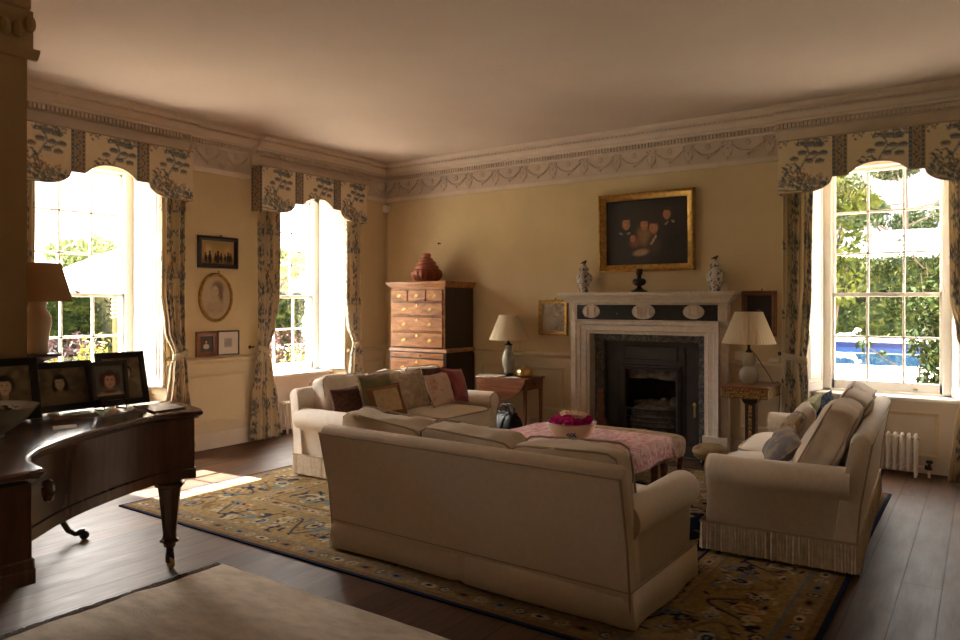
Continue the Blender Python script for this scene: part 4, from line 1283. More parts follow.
def peony(m, seed):
    b = MB(); r = random.Random(seed)
    b.ball((0, 0, .02), (.026, .026, .024), 10, 8)
    for lay, (n, rr, z, sz, til) in enumerate(((7, .034, .018, .030, .9), (6, .024, .03, .026, .55), (5, .012, .036, .022, .25))):
        for k in range(n):
            a = k * 2 * PI / n + lay * .5 + r.uniform(-.2, .2)
            def pet(u, v):
                x = (u - .5) * sz * 1.5 * (1 - .3 * v); z_ = v * sz * 1.35; cup = -.4 * sz * (1 - (2 * u - 1) ** 2) * (1 - v) + .004 * math.sin(u * 14 + seed) * v
                y_ = cup + z_ * math.sin(til * (1 - .35 * v)); zz = z_ * math.cos(til)
                return (math.cos(a) * (rr * .35 + y_) - math.sin(a) * x, math.sin(a) * (rr * .35 + y_) + math.cos(a) * x, z - .012 + zz)
            b.grid(pet, 5, 4)
    return b.build('peony', m, None, smooth=80)


pts = [(.13, 0), (.10, .09), (.02, .135), (-.07, .115), (-.13, .04), (-.12, -.06), (-.05, -.125), (.04, -.13), (.11, -.08), (.055, .06), (-.06, .05), (.0, -.07)]
src = {}
for k, (x, y) in enumerate(pts):
    v = k % 3
    if v not in src: src[v] = peony(M['mag'], v); o = src[v]
    else: o = src[v].copy(); COL.objects.link(o)
    o.location = (-2.64 + x * .9, 5.04 + y * .9, .012 + CH + .124 + (.022 if k > 8 else 0) + .008 * math.sin(k * 2)); o.rotation_euler = (-y * 3, x * 3, k); o.scale = (1.42, 1.42, 1.1)
    tag(o, 'magenta peony floating in the pale bowl', 'flower', 'magenta peonies in the bowl')
first = None
for k, (x, y) in enumerate([(.05, -.015), (-.03, -.02), (.01, .03), (-.065, -.005), (.085, .01)]):
    if first is None: first = peony(M['cream_petal'], 5); o = first
    else: o = first.copy(); COL.objects.link(o)
    o.location = (-2.64 + x, 5.04 + y, .012 + CH + .172); o.rotation_euler = (-y * 3, x * 3, k * 1.3); o.scale = (1.05,) * 3
    tag(o, 'cream flower in the middle of the magenta peonies', 'flower', 'cream flowers in the bowl')

st = thing('ottoman', 'long needlepoint fender stool between the pink table and the fire', 'stool', (-2.66, 5.93, .012))
b = MB(); b.rounded((-.57, -.24, .21), (.57, .24, .42), 6, 12, (0, 0, .10), .006, 4); b.build('seat', M['stool'], st, smooth=80)
for sx in (-1, 1):
    for sy in (-1, 1):
        b = MB(); b.lathe([(.016, 0), (.02, .02), (.018, .04), (.026, .09), (.022, .12), (.034, .16), (.036, .23)], 14, (sx * .50, sy * .19, 0)); b.build('leg', M['mahogany'], st, smooth=50)
fs = thing('footstool', 'small round needlepoint footstool by the right of the hearth', 'stool', (-2.125, 6.86, 0), 0)
fs.location[2] = .0
b = MB(); b.lathe([(.02, .135), (.15, .125), (.168, .15), (.160, .185), (.11, .215), (.05, .225), (.005, .226)], 32); b.build('seat', M['hassock'], fs, smooth=70)
b = MB(); b.lathe([(.05, .07), (.11, .085), (.15, .11), (.155, .13), (.02, .136)], 28); b.build('frame', M['gilt'], fs, smooth=40)
for k in range(3):
    a = k * 2 * PI / 3 + .5; b = MB(); b.lathe([(.02, 0), (.032, .02), (.03, .045), (.02, .06), (.025, .09)], 12, (.10 * math.cos(a), .10 * math.sin(a), 0)); b.build('foot', M['dark_wood'], fs, smooth=60)

# ------------------------------------------------------------------ drop leaf table with lamp, and the things around it
px0, px1, py0, py1 = -4.93, -4.235, 7.0, 7.43; pz = .70
t = thing('drop_leaf_table', 'mahogany drop leaf table with its rounded leaf hanging down', 'table', ((px0 + px1) / 2, (py0 + py1) / 2, 0))
hw, hd = (px1 - px0) / 2, (py1 - py0) / 2
b = MB(); b.box((-hw, -hd, pz - .02), (hw, hd, pz)); b.build('table_top', M['mahogany'], t, .005)
b = MB(); pts = [(-hw, 0), (hw, 0), (hw - .01, -.05), (hw - .06, -.14), (hw - .14, -.20), (hw - .24, -.235), (-hw + .24, -.235), (-hw + .14, -.20), (-hw + .06, -.14), (-hw + .01, -.05)]
b.prism([(x, pz - .004 + z) for x, z in pts], -hd - .022, -hd - .004, 'y'); b.build('drop_leaf', M['mahogany'], t, .004)
b = MB(); b.box((hw - .05, -hd + .03, pz - .14), (hw - .028, hd - .03, pz - .02)); b.box((-hw + .028, -hd + .03, pz - .14), (-hw + .05, hd - .03, pz - .02)); b.box((-hw + .03, hd - .05, pz - .14), (hw - .03, hd - .03, pz - .02)); b.box((-hw + .03, -hd + .03, pz - .14), (hw - .03, -hd + .05, pz - .02)); b.build('apron', M['mahogany'], t)
b = MB(); b.ball((hw - .018, 0, pz - .075), .013, 10, 8); b.build('knob', M['bronze'], t)
for sx in (-1, 1):
    for sy in (-1, 1):
        b = MB(); x, y = sx * (hw - .04), sy * (hd - .04)
        b.loops([[(x + a * q, y + c * q, z) for a, c in ((-1, -1), (1, -1), (1, 1), (-1, 1))] for z, q in ((0, .013), (.5, .018), (pz - .02, .022))]); b.build('leg', M['mahogany'], t, .003)


def shade(b, r0, r1, z0, z1, pleats=0):
    n = 96
    def ring(r, z, k=1): return [((r + (.004 * k if pleats and i % 2 else 0)) * math.cos(2 * PI * i / n), (r + (.004 * k if pleats and i % 2 else 0)) * math.sin(2 * PI * i / n), z) for i in range(n)]
    b.loops([ring(r0, z0), ring((r0 + r1) / 2, (z0 + z1) / 2), ring(r1, z1), ring(r1 - .004, z1), ring(r0 - .004, z0), ring(r0, z0)], True, False, False)


lm = thing('table_lamp', 'celadon vase lamp with a cream shade on the drop leaf table', 'lamp', (-4.60, 7.20, pz))
b = MB(); b.lathe([(.055, 0), (.06, .01), (.058, .03), (.05, .04)], 28); b.build('base', M['dark_wood'], lm, smooth=40)
b = MB(); b.lathe([(.045, .04), (.055, .07), (.075, .16), (.078, .22), (.066, .27), (.042, .30), (.036, .34), (.042, .362), (.03, .365)], 32); b.build('vase', M['celadon'], lm, smooth=60)
b = MB(); b.lathe([(.05, .36), (.05, .368), (.02, .385), (.012, .40), (.012, .44), (.02, .445), (.02, .48), (.004, .485)], 20); b.build('socket', M['bronze'], lm, smooth=40)
b = MB(); shade(b, .228, .112, .425, .715); b.build('lamp_shade', M['shade_cream'], lm, smooth=50)
b = MB()
for k in range(3):
    a = k * 2 * PI / 3; b.tube([(0, 0, .70), (.108 * math.cos(a), .108 * math.sin(a), .705)], .003, 5)
b.tube([(0, 0, .48), (0, 0, .70)], .004, 6); b.build('harp', M['brass'], lm)

gb = thing('lidded_box', 'round fluted brass box with a finial on the drop leaf table', 'box', (-4.36, 7.17, pz))
b = MB(); b.lathe([(.055, 0), (.08, .004), (.085, .012), (.07, .016)], 32); b.build('stand', M['black'], gb)
b = MB(); b.lathe([(.07, .014), (.088, .03), (.094, .055), (.085, .085), (.06, .105), (.02, .115)], 48, lobes=12, amp=.07); b.build('body', M['brass'], gb, smooth=60)
b = MB(); b.lathe([(.02, .112), (.008, .12), (.013, .135), (.006, .15), (.001, .154)], 14); b.build('finial', M['brass'], gb, smooth=60)
b = MB(); b.prism([(-.16, -.09), (.15, -.11), (.17, .07), (-.14, .10)], 0, .012); tag(b.build('magazine', M['paper'], None, .002, loc=(-4.76, 7.10, pz)), 'pale magazine lying left of the celadon lamp', 'magazine')
b = MB(); b.prism([(-.075, -.07), (.075, -.06), (.07, .07), (-.08, .06)], 0, .004); tag(b.build('card', M['paper'], None, loc=(-4.43, 7.055, pz)), 'flat pale card lying in front of the brass box', 'card')

bg = thing('holdall', 'black leather holdall on the floor under the drop leaf table', 'bag', (-4.36, 6.80, 0), R(-20))
b = MB(); b.rounded((-.20, -.13, 0), (.20, .13, .33), 4, 14, (.0, .12, .05), .01, 3)
b.v = [(x * (1 - .18 * max(0, z / .33 - .3)), y * (1 - .55 * max(0, z / .33 - .35)), z) for x, y, z in b.v]; b.build('body', M['leather'], bg, smooth=80)
b = MB(); b.rounded((-.19, -.137, .07), (-.06, -.10, .24), 6, 8, (0, .1, 0)); b.build('side_pocket', M['canvas_bag'], bg, smooth=80)
b = MB(); b.box((-.15, -.03, .325), (.15, .03, .35)); b.build('frame_clasp', M['leather'], bg, .01)
for s in (-1, 1):
    b = MB(); b.tube([(-.08, s * .035, .33), (-.075, s * .035, .39), (-.04, s * .03, .43), (.04, s * .03, .43), (.075, s * .035, .39), (.08, s * .035, .33)], .010, 8); b.build('handle', M['leather'], bg)
b = MB(); b.tube([(.04, -.135, .02), (.045, -.15, .15), (.05, -.10, .28), (.05, -.05, .33)], .010, 6); b.build('strap', M['black'], bg)

# ------------------------------------------------------------------ gilt pedestal table with gourd lamp
gx0, gx1, gy0, gy1 = -2.035, -1.60, 6.86, 7.38; gz = .785
t = thing('pedestal_table', 'carved gilt pedestal table with a square top', 'table', ((gx0 + gx1) / 2, (gy0 + gy1) / 2, 0))
hw, hd = (gx1 - gx0) / 2, (gy1 - gy0) / 2
b = MB(); b.box((-hw, -hd, gz - .022), (hw, hd, gz)); b.build('table_top', M['mahogany'], t, .006)
b = MB(); b.box((-hw + .012, -hd + .012, gz - .10), (hw - .012, hd - .012, gz - .022))
for k in range(18):
    x = -hw + .02 + (2 * hw - .04) * k / 17; b.ball((x, -hd + .014, gz - .10), (.014, .008, .012), 7, 5)
    y = -hd + .02 + (2 * hd - .04) * k / 17; b.ball((hw - .014, y, gz - .10), (.008, .015, .012), 7, 5)
b.build('carved_frieze', M['gilt_carved'], t)
b = MB(); b.loops([[(a * q, c * q, z) for a, c in ((-1, -1), (1, -1), (1, 1), (-1, 1))] for z, q in ((.60, .052), (.63, .07), (.65, .075), (.668, .12), (.686, .125))]); b.build('capital', M['dark_wood'], t, .004)
b = MB(); b.loops([[(a * q, c * q, z) for a, c in ((-1, -1), (1, -1), (1, 1), (-1, 1))] for z, q in ((.06, .06), (.12, .048), (.60, .05))]); b.build('column', M['dark_wood'], t, .004)
b = MB()
for k in range(12): b.ball((0, -.048, .13 + .04 * k), (.02, .008, .025), 8, 6)
b.build('carved_drop', M['gilt_carved'], t); b = MB()
for k in range(12): b.ball((.048, 0, .13 + .04 * k), (.008, .02, .025), 8, 6)
b.build('carved_drop', M['gilt_carved'], t)
b = MB(); b.loops([[(a * q, c * q, z) for a, c in ((-1, -1), (1, -1), (1, 1), (-1, 1))] for z, q in ((0, .17), (.04, .17), (.06, .12))]); b.build('base', M['dark_wood'], t, .004)
lm = thing('table_lamp', 'smoky glass double gourd lamp with pleated cream shade on the pedestal table', 'lamp', (-1.845, 7.13, gz + .001))
b = MB(); b.lathe([(.05, 0), (.055, .006), (.07, .02), (.088, .055), (.09, .09), (.078, .13), (.05, .16), (.042, .17), (.055, .19), (.066, .22), (.062, .255), (.045, .285), (.03, .30)], 36); b.build('body', M['smoky'], lm, smooth=60)
b = MB(); b.lathe([(.03, .298), (.034, .305), (.022, .32), (.014, .335), (.014, .37), (.02, .375), (.02, .42), (.003, .425)], 18); b.build('socket', M['bronze'], lm, smooth=40)
b = MB(); shade(b, .243, .122, .385, .685, 1); b.build('lamp_shade', M['shade_cream'], lm, smooth=20)
b = MB()
for k in range(3):
    a = k * 2 * PI / 3; b.tube([(0, 0, .672), (.118 * math.cos(a), .118 * math.sin(a), .678)], .003, 5)
b.tube([(0, 0, .42), (0, 0, .672)], .004, 6); b.build('harp', M['brass'], lm)
b = MB(); b.tube([(.015, .0, .33), (.06, .03, .27), (.12, .06, .16), (.175, .10, .06), (.19, .13, .006), (.20, .20, .007), (.205, .245, .012), (.21, .275, .0), (.215, .295, -.15), (.20, .30, -.35), (.195, .30, -.42)], .004, 6); b.build('flex', M['black'], lm)

# ------------------------------------------------------------------ mantelpiece ornaments
def blue_white():
    m, nt, bs = new_mat('delft_glaze'); vo = node(nt, 'ShaderNodeTexNoise'); vo.inputs['Scale'].default_value = 38; vo.inputs['Detail'].default_value = 3
    nt.links.new(coords(nt), vo.inputs['Vector'])
    nt.links.new(ramp(nt, vo.outputs[0], [(0, (.52, .45, .38)), (.54, (.52, .45, .38)), (.60, (.09, .10, .18)), (1, (.06, .07, .15))]), bs.inputs['Base Color']); bs.inputs['Roughness'].default_value = .2
    return m


M['delft'] = blue_white()
MZ = 1.672; MY = BY - .13
for x, lab in ((-3.70, 'blue and white lidded vase at the left end of the mantelpiece'), (-2.235, 'blue and white lidded vase at the right end of the mantelpiece')):
    v = thing('vase', lab, 'vase', (x, MY, MZ), 0, 'blue and white mantel vases')
    k = 1.0
    b = MB(); b.lathe([(.045, 0), (.05, .006), (.048, .02), (.06, .05), (.085, .12), (.092, .165), (.082, .20), (.055, .225), (.045, .235), (.045, .25)], 28); b.build('body', M['delft'], v, smooth=60)
    b = MB(); b.lathe([(.048, .248), (.056, .256), (.05, .275), (.03, .295), (.022, .305), (.026, .318), (.012, .33)], 24); o = b.build('lid', M['delft'], v, smooth=60)
    b = MB(); b.ball((0, 0, .338), (.024, .015, .016), 12, 8); b.ball((.018, 0, .353), (.011, .010, .011), 10, 8); b.tube([(.026, 0, .353), (.038, 0, .35)], [.005, .001], 6); b.tube([(-.02, 0, .338), (-.042, 0, .328)], [.009, .004], 6); b.build('bird_finial', M['bronze'], o, smooth=60)
bu = thing('bust', 'small dark bronze bust in the middle of the mantelpiece', 'bust', (-3.045, MY, MZ))
b = MB(); b.lathe([(.085, 0), (.088, .012), (.07, .02), (.05, .032), (.028, .045), (.022, .06), (.03, .07)], 24); b.build('socle', M['bronze'], bu, smooth=40)
b = MB(); b.ball((0, 0, .105), (.066, .045, .045), 20, 12); b.ball((-.045, 0, .11), (.03, .035, .035), 12, 8); b.ball((.045, 0, .11), (.03, .035, .035), 12, 8); b.tube([(0, 0, .12), (0, -.004, .175)], [.026, .022], 12)
b.ball((0, -.004, .205), (.032, .038, .042), 18, 12); b.ball((0, -.042, .202), (.007, .009, .012), 8, 6); b.ball((0, -.036, .184), (.014, .008, .006), 8, 6); b.ball((.031, .0, .205), (.006, .01, .014), 8, 6); b.ball((-.031, 0, .205), (.006, .01, .014), 8, 6)
for k in range(16):
    a = k * .9; b.ball((.022 * math.cos(a), .008 + .024 * math.sin(a), .232 + .010 * math.sin(k * 1.7)), .014, 8, 6)
b.build('head', M['bronze'], bu, smooth=60)
b = MB(); b.box((-.028, -.002, 0), (.028, .002, .078)); o = b.build('card', M['paper'], None, loc=(-2.155, MY + .045, MZ + .001)); o.rotation_euler = (R(-10), 0, R(25)); tag(o, 'small cream card propped behind the right hand mantel vase', 'card')

# ------------------------------------------------------------------ pictures


def face(cv, x, y, s, skin, hair, cloth, shade=(.4, .4, .4), bust=True, long=False, tilt=0, ft=1.0):
    dk = tuple(q * .6 for q in skin); lt = tuple(min(1, q * 1.25) for q in skin)
    cv.ell(x, y + .14 * s, .62 * s, .72 * s, hair, .15)
    if long:
        cv.ell(x - .50 * s, y - .30 * s, .24 * s, .6 * s, hair, .2); cv.ell(x + .50 * s, y - .30 * s, .24 * s, .6 * s, hair, .2)
    if bust:
        cv.ell(x, y - 1.75 * s, 1.25 * s, .95 * s, cloth, .12); cv.ell(x, y - .72 * s, .21 * s, .34 * s, dk, .1)
        cv.line([(x - .26 * s, y - .9 * s), (x, y - 1.12 * s), (x + .26 * s, y - .9 * s)], .07 * s, tuple(q * 1.25 for q in cloth))
    cv.ell(x + tilt * s, y - .06 * s, .44 * s, .58 * s, skin, .10)
    cv.ell(x + tilt * s - .12 * s, y + .02 * s, .26 * s, .40 * s, lt, .5, 0, .6)
    for q in (-1, 1):
        cv.ell(x + q * .17 * s + tilt * 2 * s, y + .06 * s, .075 * s, .035 * s, (.04, .02, .015), .3, 0, ft)
        cv.ell(x + q * .17 * s + tilt * 2 * s, y + .16 * s, .10 * s, .02 * s, dk, .4, 0, ft)
    cv.ell(x + tilt * 3 * s + .03 * s, y - .10 * s, .04 * s, .09 * s, dk, .5, 0, .7); cv.ell(x + tilt * 2 * s, y - .32 * s, .14 * s, .035 * s, (skin[0] * .75, skin[1] * .35, skin[2] * .3), .3, 0, ft)
    cv.ell(x, y + .52 * s, .44 * s, .16 * s, hair, .2)


def picture(name, label, cat, c, rz, w, h, prof, fm, cv, pm='oil', mount=0, oval=False, tilt=0, hook=True, group=None):
    # w,h = outer size of the frame; local x right, z up, wall at +y; prof = [(outward offset from sight edge, depth)]
    t = thing(name, label, cat, c, rz, group, R(tilt)); fw = max(p[0] for p in prof); iw, ih = w / 2 - fw, h / 2 - fw
    def ring(o_, y, n=48):
        if oval: return [((iw + o_) * math.cos(2 * PI * i / n), -y, (ih + o_) * math.sin(2 * PI * i / n)) for i in range(n)]
        return [(-iw - o_, -y, -ih - o_), (iw + o_, -y, -ih - o_), (iw + o_, -y, ih + o_), (-iw - o_, -y, ih + o_)]
    b = MB(); b.loops([ring(o_, y) for o_, y in prof], True, False, True); b.build('frame', fm, t, smooth=30)
    yp = -.006; nx, nz = max(2, int(iw * 2 * cv.res * .8)), max(2, int(ih * 2 * cv.res * .8))
    b = MB()
    if oval:
        nr, na = 26, 64
        b.grid(lambda u, v: (iw * 1.03 * v * math.cos(-2 * PI * u), yp, ih * 1.03 * v * math.sin(-2 * PI * u)), na, nr)
    else:
        b.grid(lambda u, v: (-iw * 1.01 + 2.02 * iw * u, yp, -ih * 1.01 + 2.02 * ih * v), nx, nz)
    v = np.array(b.v); cols = cv.at((v[:, 0] / (2 * iw) + .5) * cv.w, (v[:, 2] / (2 * ih) + .5) * cv.h)
    b.build('picture', M[pm], t, smooth=0, cols=cols)
    if hook:
        b = MB(); b.tube([(.03, 0, h / 2 + .018), (.03, -.02, h / 2 + .012), (.03, -.02, h / 2 - .005)], .005, 6); b.build('hook', M['bronze'], t)
    return t


GILTP = [(0, .008), (0, .022), (.012, .026), (.02, .034), (.05, .045), (.062, .062), (.075, .06), (.078, .03), (.08, 0)]
cv = Canvas(.92, .70, 170, (.016, .0125, .012), 2)
cv.ell(.46, .30, .34, .26, (.04, .022, .012), .6)
cv.ell(.23, .22, .15, .24, (.022, .016, .012), .3); cv.ell(.70, .32, .13, .25, (.02, .015, .012), .3)
cv.ell(.44, .31, .085, .10, (.22, .13, .055), .4); cv.ell(.33, .25, .06, .06, (.20, .07, .04), .4)
cv.ell(.40, .13, .09, .035, (.34, .20, .10), .3, .15); cv.ell(.55, .22, .07, .10, (.07, .03, .018), .4); cv.line([(.52, .22), (.57, .30)], .012, (.42, .30, .20))
for (x, y, s, tl_) in ((.225, .45, .105, .07), (.44, .43, .10, 0), (.555, .395, .11, -.07), (.70, .53, .095, -.07), (.31, .29, .075, 0)):
    face(cv, x, y, s, (.40, .165, .08), (.035, .018, .012), (.03, .02, .016), bust=False, tilt=tl_, ft=.45)
for q in ((.26, .345, .3), (.17, .345, -.4), (.69, .43, .8), (.76, .445, -.6)): cv.ell(q[0], q[1], .025, .010, (.36, .26, .18), .3, q[2])
cv.grain(.3, 2)
picture('painting', 'large gilt framed dark oil painting of a family group above the mantelpiece', 'painting', (-3.018, BY - .002, 2.328), 0, 1.085, .865, GILTP, M['gilt'], cv, hook=False, tilt=1.2)
cv = Canvas(.30, .34, 200, (.30, .235, .17), 7); _r = random.Random(4)
for k in range(120): cv.ell(_r.uniform(0, .3), _r.uniform(0, .34), _r.uniform(.006, .02), _r.uniform(.01, .03), _r.choice(((.42, .36, .28), (.17, .13, .10), (.30, .20, .12), (.40, .28, .15), (.13, .13, .13))), .3, _r.uniform(0, 3), .8)
cv.ell(.05, .10, .12, .09, (.50, .44, .36), .5)
picture('picture', 'small gilt framed landscape hung left of the fireplace', 'picture', (-4.16, BY - .002, 1.385), 0, .385, .42, [(0, .008), (0, .018), (.02, .02), (.03, .032), (.042, .03), (.045, 0)], M['gilt'], cv)
cv = Canvas(.25, .36, 200, (.022, .016, .011), 7); face(cv, .125, .20, .05, (.22, .10, .05), (.03, .018, .012), (.12, .05, .03))
cv.ell(.125, .09, .07, .06, (.10, .05, .03), .4)
picture('picture', 'dark framed small portrait partly behind the pleated lamp shade', 'picture', (-1.84, BY - .002, 1.45), 0, .335, .455, [(0, .008), (0, .015), (.012, .018), (.02, .035), (.045, .03), (.05, 0)], M['mahogany'], cv)
# pictures on the left wall
WL = R(90)
cv = Canvas(.40, .24, 300, (.40, .24, .09), 3)
cv.rect(0, 0, .4, .05, (.26, .13, .05)); cv.rect(.05, .09, .12, .20, (.52, .36, .16)); cv.rect(.28, .09, .35, .20, (.48, .30, .12)); cv.ell(.2, .22, .16, .05, (.30, .22, .07), .5)
for x, s in ((.05, .8), (.10, 1.1), (.17, .8), (.20, 1.15), (.24, .8), (.29, .7), (.33, 1.0), (.36, .8)):
    cv.ell(x, .06, .014 * s + .006, .045 * s, (.006, .005, .005), .1); cv.ell(x, .06 + .055 * s, .012 * s, .014 * s, (.006, .005, .005), .1); cv.line([(x, .07), (x + .025, .055)], .005, (.006, .005, .005)); cv.line([(x - .008, .02), (x - .01, .0)], .004, (.006, .005, .005)); cv.line([(x + .01, .04), (x + .012, .012)], .004, (.006, .005, .005))
picture('picture', 'black framed silhouette scene, topmost on the wall between the windows', 'picture', (LX + .002, 4.815, 2.10), WL, .50, .345, [(0, .008), (0, .015), (.012, .02), (.022, .03), (.045, .028), (.05, 0)], M['black_frame'], cv)
cv = Canvas(.36, .46, 240, (.46, .35, .22), 3)
cv.ell(.18, .30, .055, .085, (.30, .20, .115), .3); cv.ell(.205, .33, .07, .075, (.15, .09, .05), .3); cv.ell(.17, .295, .042, .06, (.50, .37, .235), .15); cv.ell(.245, .22, .025, .11, (.14, .085, .05), .3)
for q in (-.014, .018): cv.ell(.165 + q, .30, .008, .005, (.10, .06, .04), .3)
cv.ell(.168, .268, .012, .004, (.25, .12, .08), .3); cv.ell(.165, .285, .004, .008, (.35, .22, .14), .3)
cv.rect(.155, .20, .195, .25, (.44, .32, .20)); cv.ell(.17, .12, .13, .09, (.42, .31, .195), .3)
for k in range(16): cv.line([(.06 + .014 * k, .05), (.09 + .011 * k, .17)], .0016, (.28, .19, .11))
picture('portrait', 'oval gilt framed pencil portrait of a person with a long plait', 'picture', (LX + .002, 4.79, 1.615), WL, .425, .53, [(0, .008), (0, .016), (.008, .026), (.022, .03), (.032, .018), (.035, 0)], M['gilt'], cv, 'print', oval=True)
cv = Canvas(.16, .18, 300, (.045, .028, .02), 3); face(cv, .08, .115, .03, (.34, .19, .11), (.02, .012, .01), (.42, .34, .26))
picture('picture', 'small brown framed portrait, lower left of the wall group', 'picture', (LX + .002, 4.672, 1.118), WL, .255, .268, [(0, .008), (0, .018), (.02, .022), (.035, .032), (.045, .026), (.05, 0)], M['mahogany'], cv, hook=False)
cv = Canvas(.24, .24, 300, (.62, .54, .45), 3); cv.rect(.07, .07, .17, .17, (.40, .36, .30)); _r = random.Random(2)
for k in range(60): cv.line([(_r.uniform(.075, .165), _r.uniform(.075, .165)) for _ in range(2)], .0014, (.22, .2, .17), .7)
picture('picture', 'small print in a white mount, lower right of the wall group', 'picture', (LX + .002, 4.945, 1.121), WL, .275, .268, [(0, .008), (0, .012), (.004, .018), (.012, .018), (.014, 0)], M['dark_wood'], cv, 'print', hook=False)

# ------------------------------------------------------------------ piano
PXO, PYO = -3.6, 1.6
LID = [(-4.34, .62), (-2.88, .62), (-2.88, 1.285), (-2.905, 1.315), (-3.0, 1.325), (-3.10, 1.345), (-3.19, 1.385), (-3.306, 1.475), (-3.442, 1.635), (-3.52, 1.75), (-3.589, 1.872), (-3.66, 2.02), (-3.715, 2.15), (-3.755, 2.29), (-3.765, 2.42), (-3.735, 2.505), (-3.73, 2.545), (-3.80, 2.585), (-3.94, 2.625), (-4.10, 2.655), (-4.28, 2.675), (-4.34, 2.65)]


def offset_poly(p, d):
    out = []; n = len(p)
    for i in range(n):
        a, q, c = Vector(p[i - 1]), Vector(p[i]), Vector(p[(i + 1) % n])
        e1 = (q - a).normalized(); e2 = (c - q).normalized(); nn = Vector((e1.y + e2.y, -e1.x - e2.x)); nn.normalize()
        k = 1 / max(.5, nn.dot(Vector((e1.y, -e1.x)))); out.append((q.x + nn.x * d * k, q.y + nn.y * d * k))
    return out


pn = thing('piano', 'dark rosewood grand piano with closed lid at the left', 'piano', (PXO, PYO, 0))
LL = [(x - PXO, y - PYO) for x, y in LID]
b = MB(); ls = []
for d, z in ((-.045, .535), (-.036, .538), (-.036, .592), (-.045, .598), (-.045, .885)): ls.append([(x, y, z) for x, y in offset_poly(LL, d)])
b.loops(ls, True, True, True); b.build('case', M['piano'], pn, smooth=35)
b = MB(); ls = []
for d, z in ((-.045, .880), (-.03, .884), (-.022, .894), (-.008, .902), (0, .912), (0, .922), (-.008, .930), (-.02, .932)): ls.append([(x, y, z) for x, y in offset_poly(LL, d)])
b.loops(ls, True, True, True); b.build('lid', M['piano'], pn, smooth=40)
b = MB(); b.box((-4.33 - PXO, .55 - PYO, .60), (-2.90 - PXO, .66 - PYO, .72)); b.build('key_slip', M['piano'], pn, .01)
b = MB(); ls = []
for d, z in ((.006, .50), (.012, .505), (.012, .56), (.0, .575)): ls.append([(x, y, z) for x, y in offset_poly([(-4.30 - PXO, .56 - PYO), (-2.925 - PXO, .56 - PYO), (-2.925 - PXO, 1.27 - PYO), (-3.05 - PXO, 1.30 - PYO), (-4.30 - PXO, 1.30 - PYO)], d)])
b.loops(ls, True, True, True); b.build('base_moulding', M['piano'], pn, smooth=35)
b = MB(); b.tube([(-2.90 - PXO + .02 * math.cos(a * .5), 1.318 - PYO + .0, .845 + .03 * math.sin(a * .5)) for a in range(13)], .016, 8); b.build('scroll', M['piano'], pn)
for x, y in ((-3.93, 2.46), (-3.10, .95), (-4.18, .95)):
    b = MB(); ls = []
    for z, r in ((.125, .034), (.15, .036), (.155, .055), (.165, .058), (.175, .042), (.20, .038), (.46, .064), (.475, .068), (.48, .082), (.50, .086), (.508, .072), (.535, .075)):
        ls.append([(r * math.cos(2 * PI * (k + .5) / 8), r * math.sin(2 * PI * (k + .5) / 8), z) for k in range(8)])
    b.loops(ls); lg = b.build('leg', M['piano'], pn, .003, smooth=20, loc=(x - PXO, y - PYO, 0))
    b = MB(); b.lathe([(.018, .07), (.022, .08), (.02, .128)], 12); b.box((-.02, -.016, .03), (.02, -.012, .085)); b.box((-.02, .012, .03), (.02, .016, .085)); b.build('castor_fork', M['bronze'], lg)
    b = MB(); b.lathe([(.012, -.012), (.026, -.012), (.029, -.006), (.029, .006), (.026, .012), (.012, .012)], 20, M=T(.008, 0, .029) @ RX(90)); b.build('castor_wheel', M['brass'], lg)

tc = thing('torchere', 'tall dark wood tripod candle stand behind the piano', 'stand', (-4.99, 2.205, 0))
b = MB(); b.lathe([(.02, 1.17), (.06, 1.185), (.11, 1.20), (.135, 1.212), (.14, 1.225), (.13, 1.232), (.128, 1.226), (.01, 1.226)], 32); b.build('top', M['dark_wood'], tc, smooth=40)
b = MB(); b.lathe([(.03, .22), (.045, .26), (.05, .32), (.035, .38), (.022, .42), (.02, .9), (.028, 1.0), (.024, 1.05), (.03, 1.12), (.05, 1.15), (.05, 1.175)], 20); b.build('column', M['dark_wood'], tc, smooth=50)
for k in range(3):
    a = R(59 + 120 * k); b = MB(); b.tube([(q * math.cos(a), q * math.sin(a), z) for q, z in ((.02, .28), (.08, .24), (.13, .15), (.17, .07), (.21, .045), (.245, .055), (.262, .05))], [.024, .022, .02, .018, .018, .024, .028], 8)
    b.ball((.262 * math.cos(a), .262 * math.sin(a), .03), (.030, .030, .030), 12, 8); b.build('leg', M['dark_wood'], tc, smooth=60)
lm = thing('table_lamp', 'cream ceramic vase lamp with brown shade on the tripod stand', 'lamp', (-4.99, 2.205, 1.2275))
b = MB(); b.lathe([(.055, 0), (.06, .006), (.058, .05), (.065, .12), (.078, .19), (.078, .225), (.062, .265), (.048, .285), (.046, .31), (.052, .335), (.04, .338)], 32); b.build('vase', M['ceramic_cream'], lm, smooth=60)
b = MB(); b.lathe([(.02, .335), (.02, .35), (.012, .355), (.012, .42), (.02, .43), (.003, .435)], 14); b.build('socket', M['bronze'], lm)
b = MB(); shade(b, .197, .132, .335, .58, 0); b.build('lamp_shade', M['shade_card'], lm, smooth=50)
b = MB()
for k in range(3):
    a = k * 2 * PI / 3; b.tube([(0, 0, .572), (.128 * math.cos(a), .128 * math.sin(a), .578)], .003, 5)
b.tube([(0, 0, .43), (0, 0, .572)], .004, 6); b.build('harp', M['brass'], lm)

PT = .9325


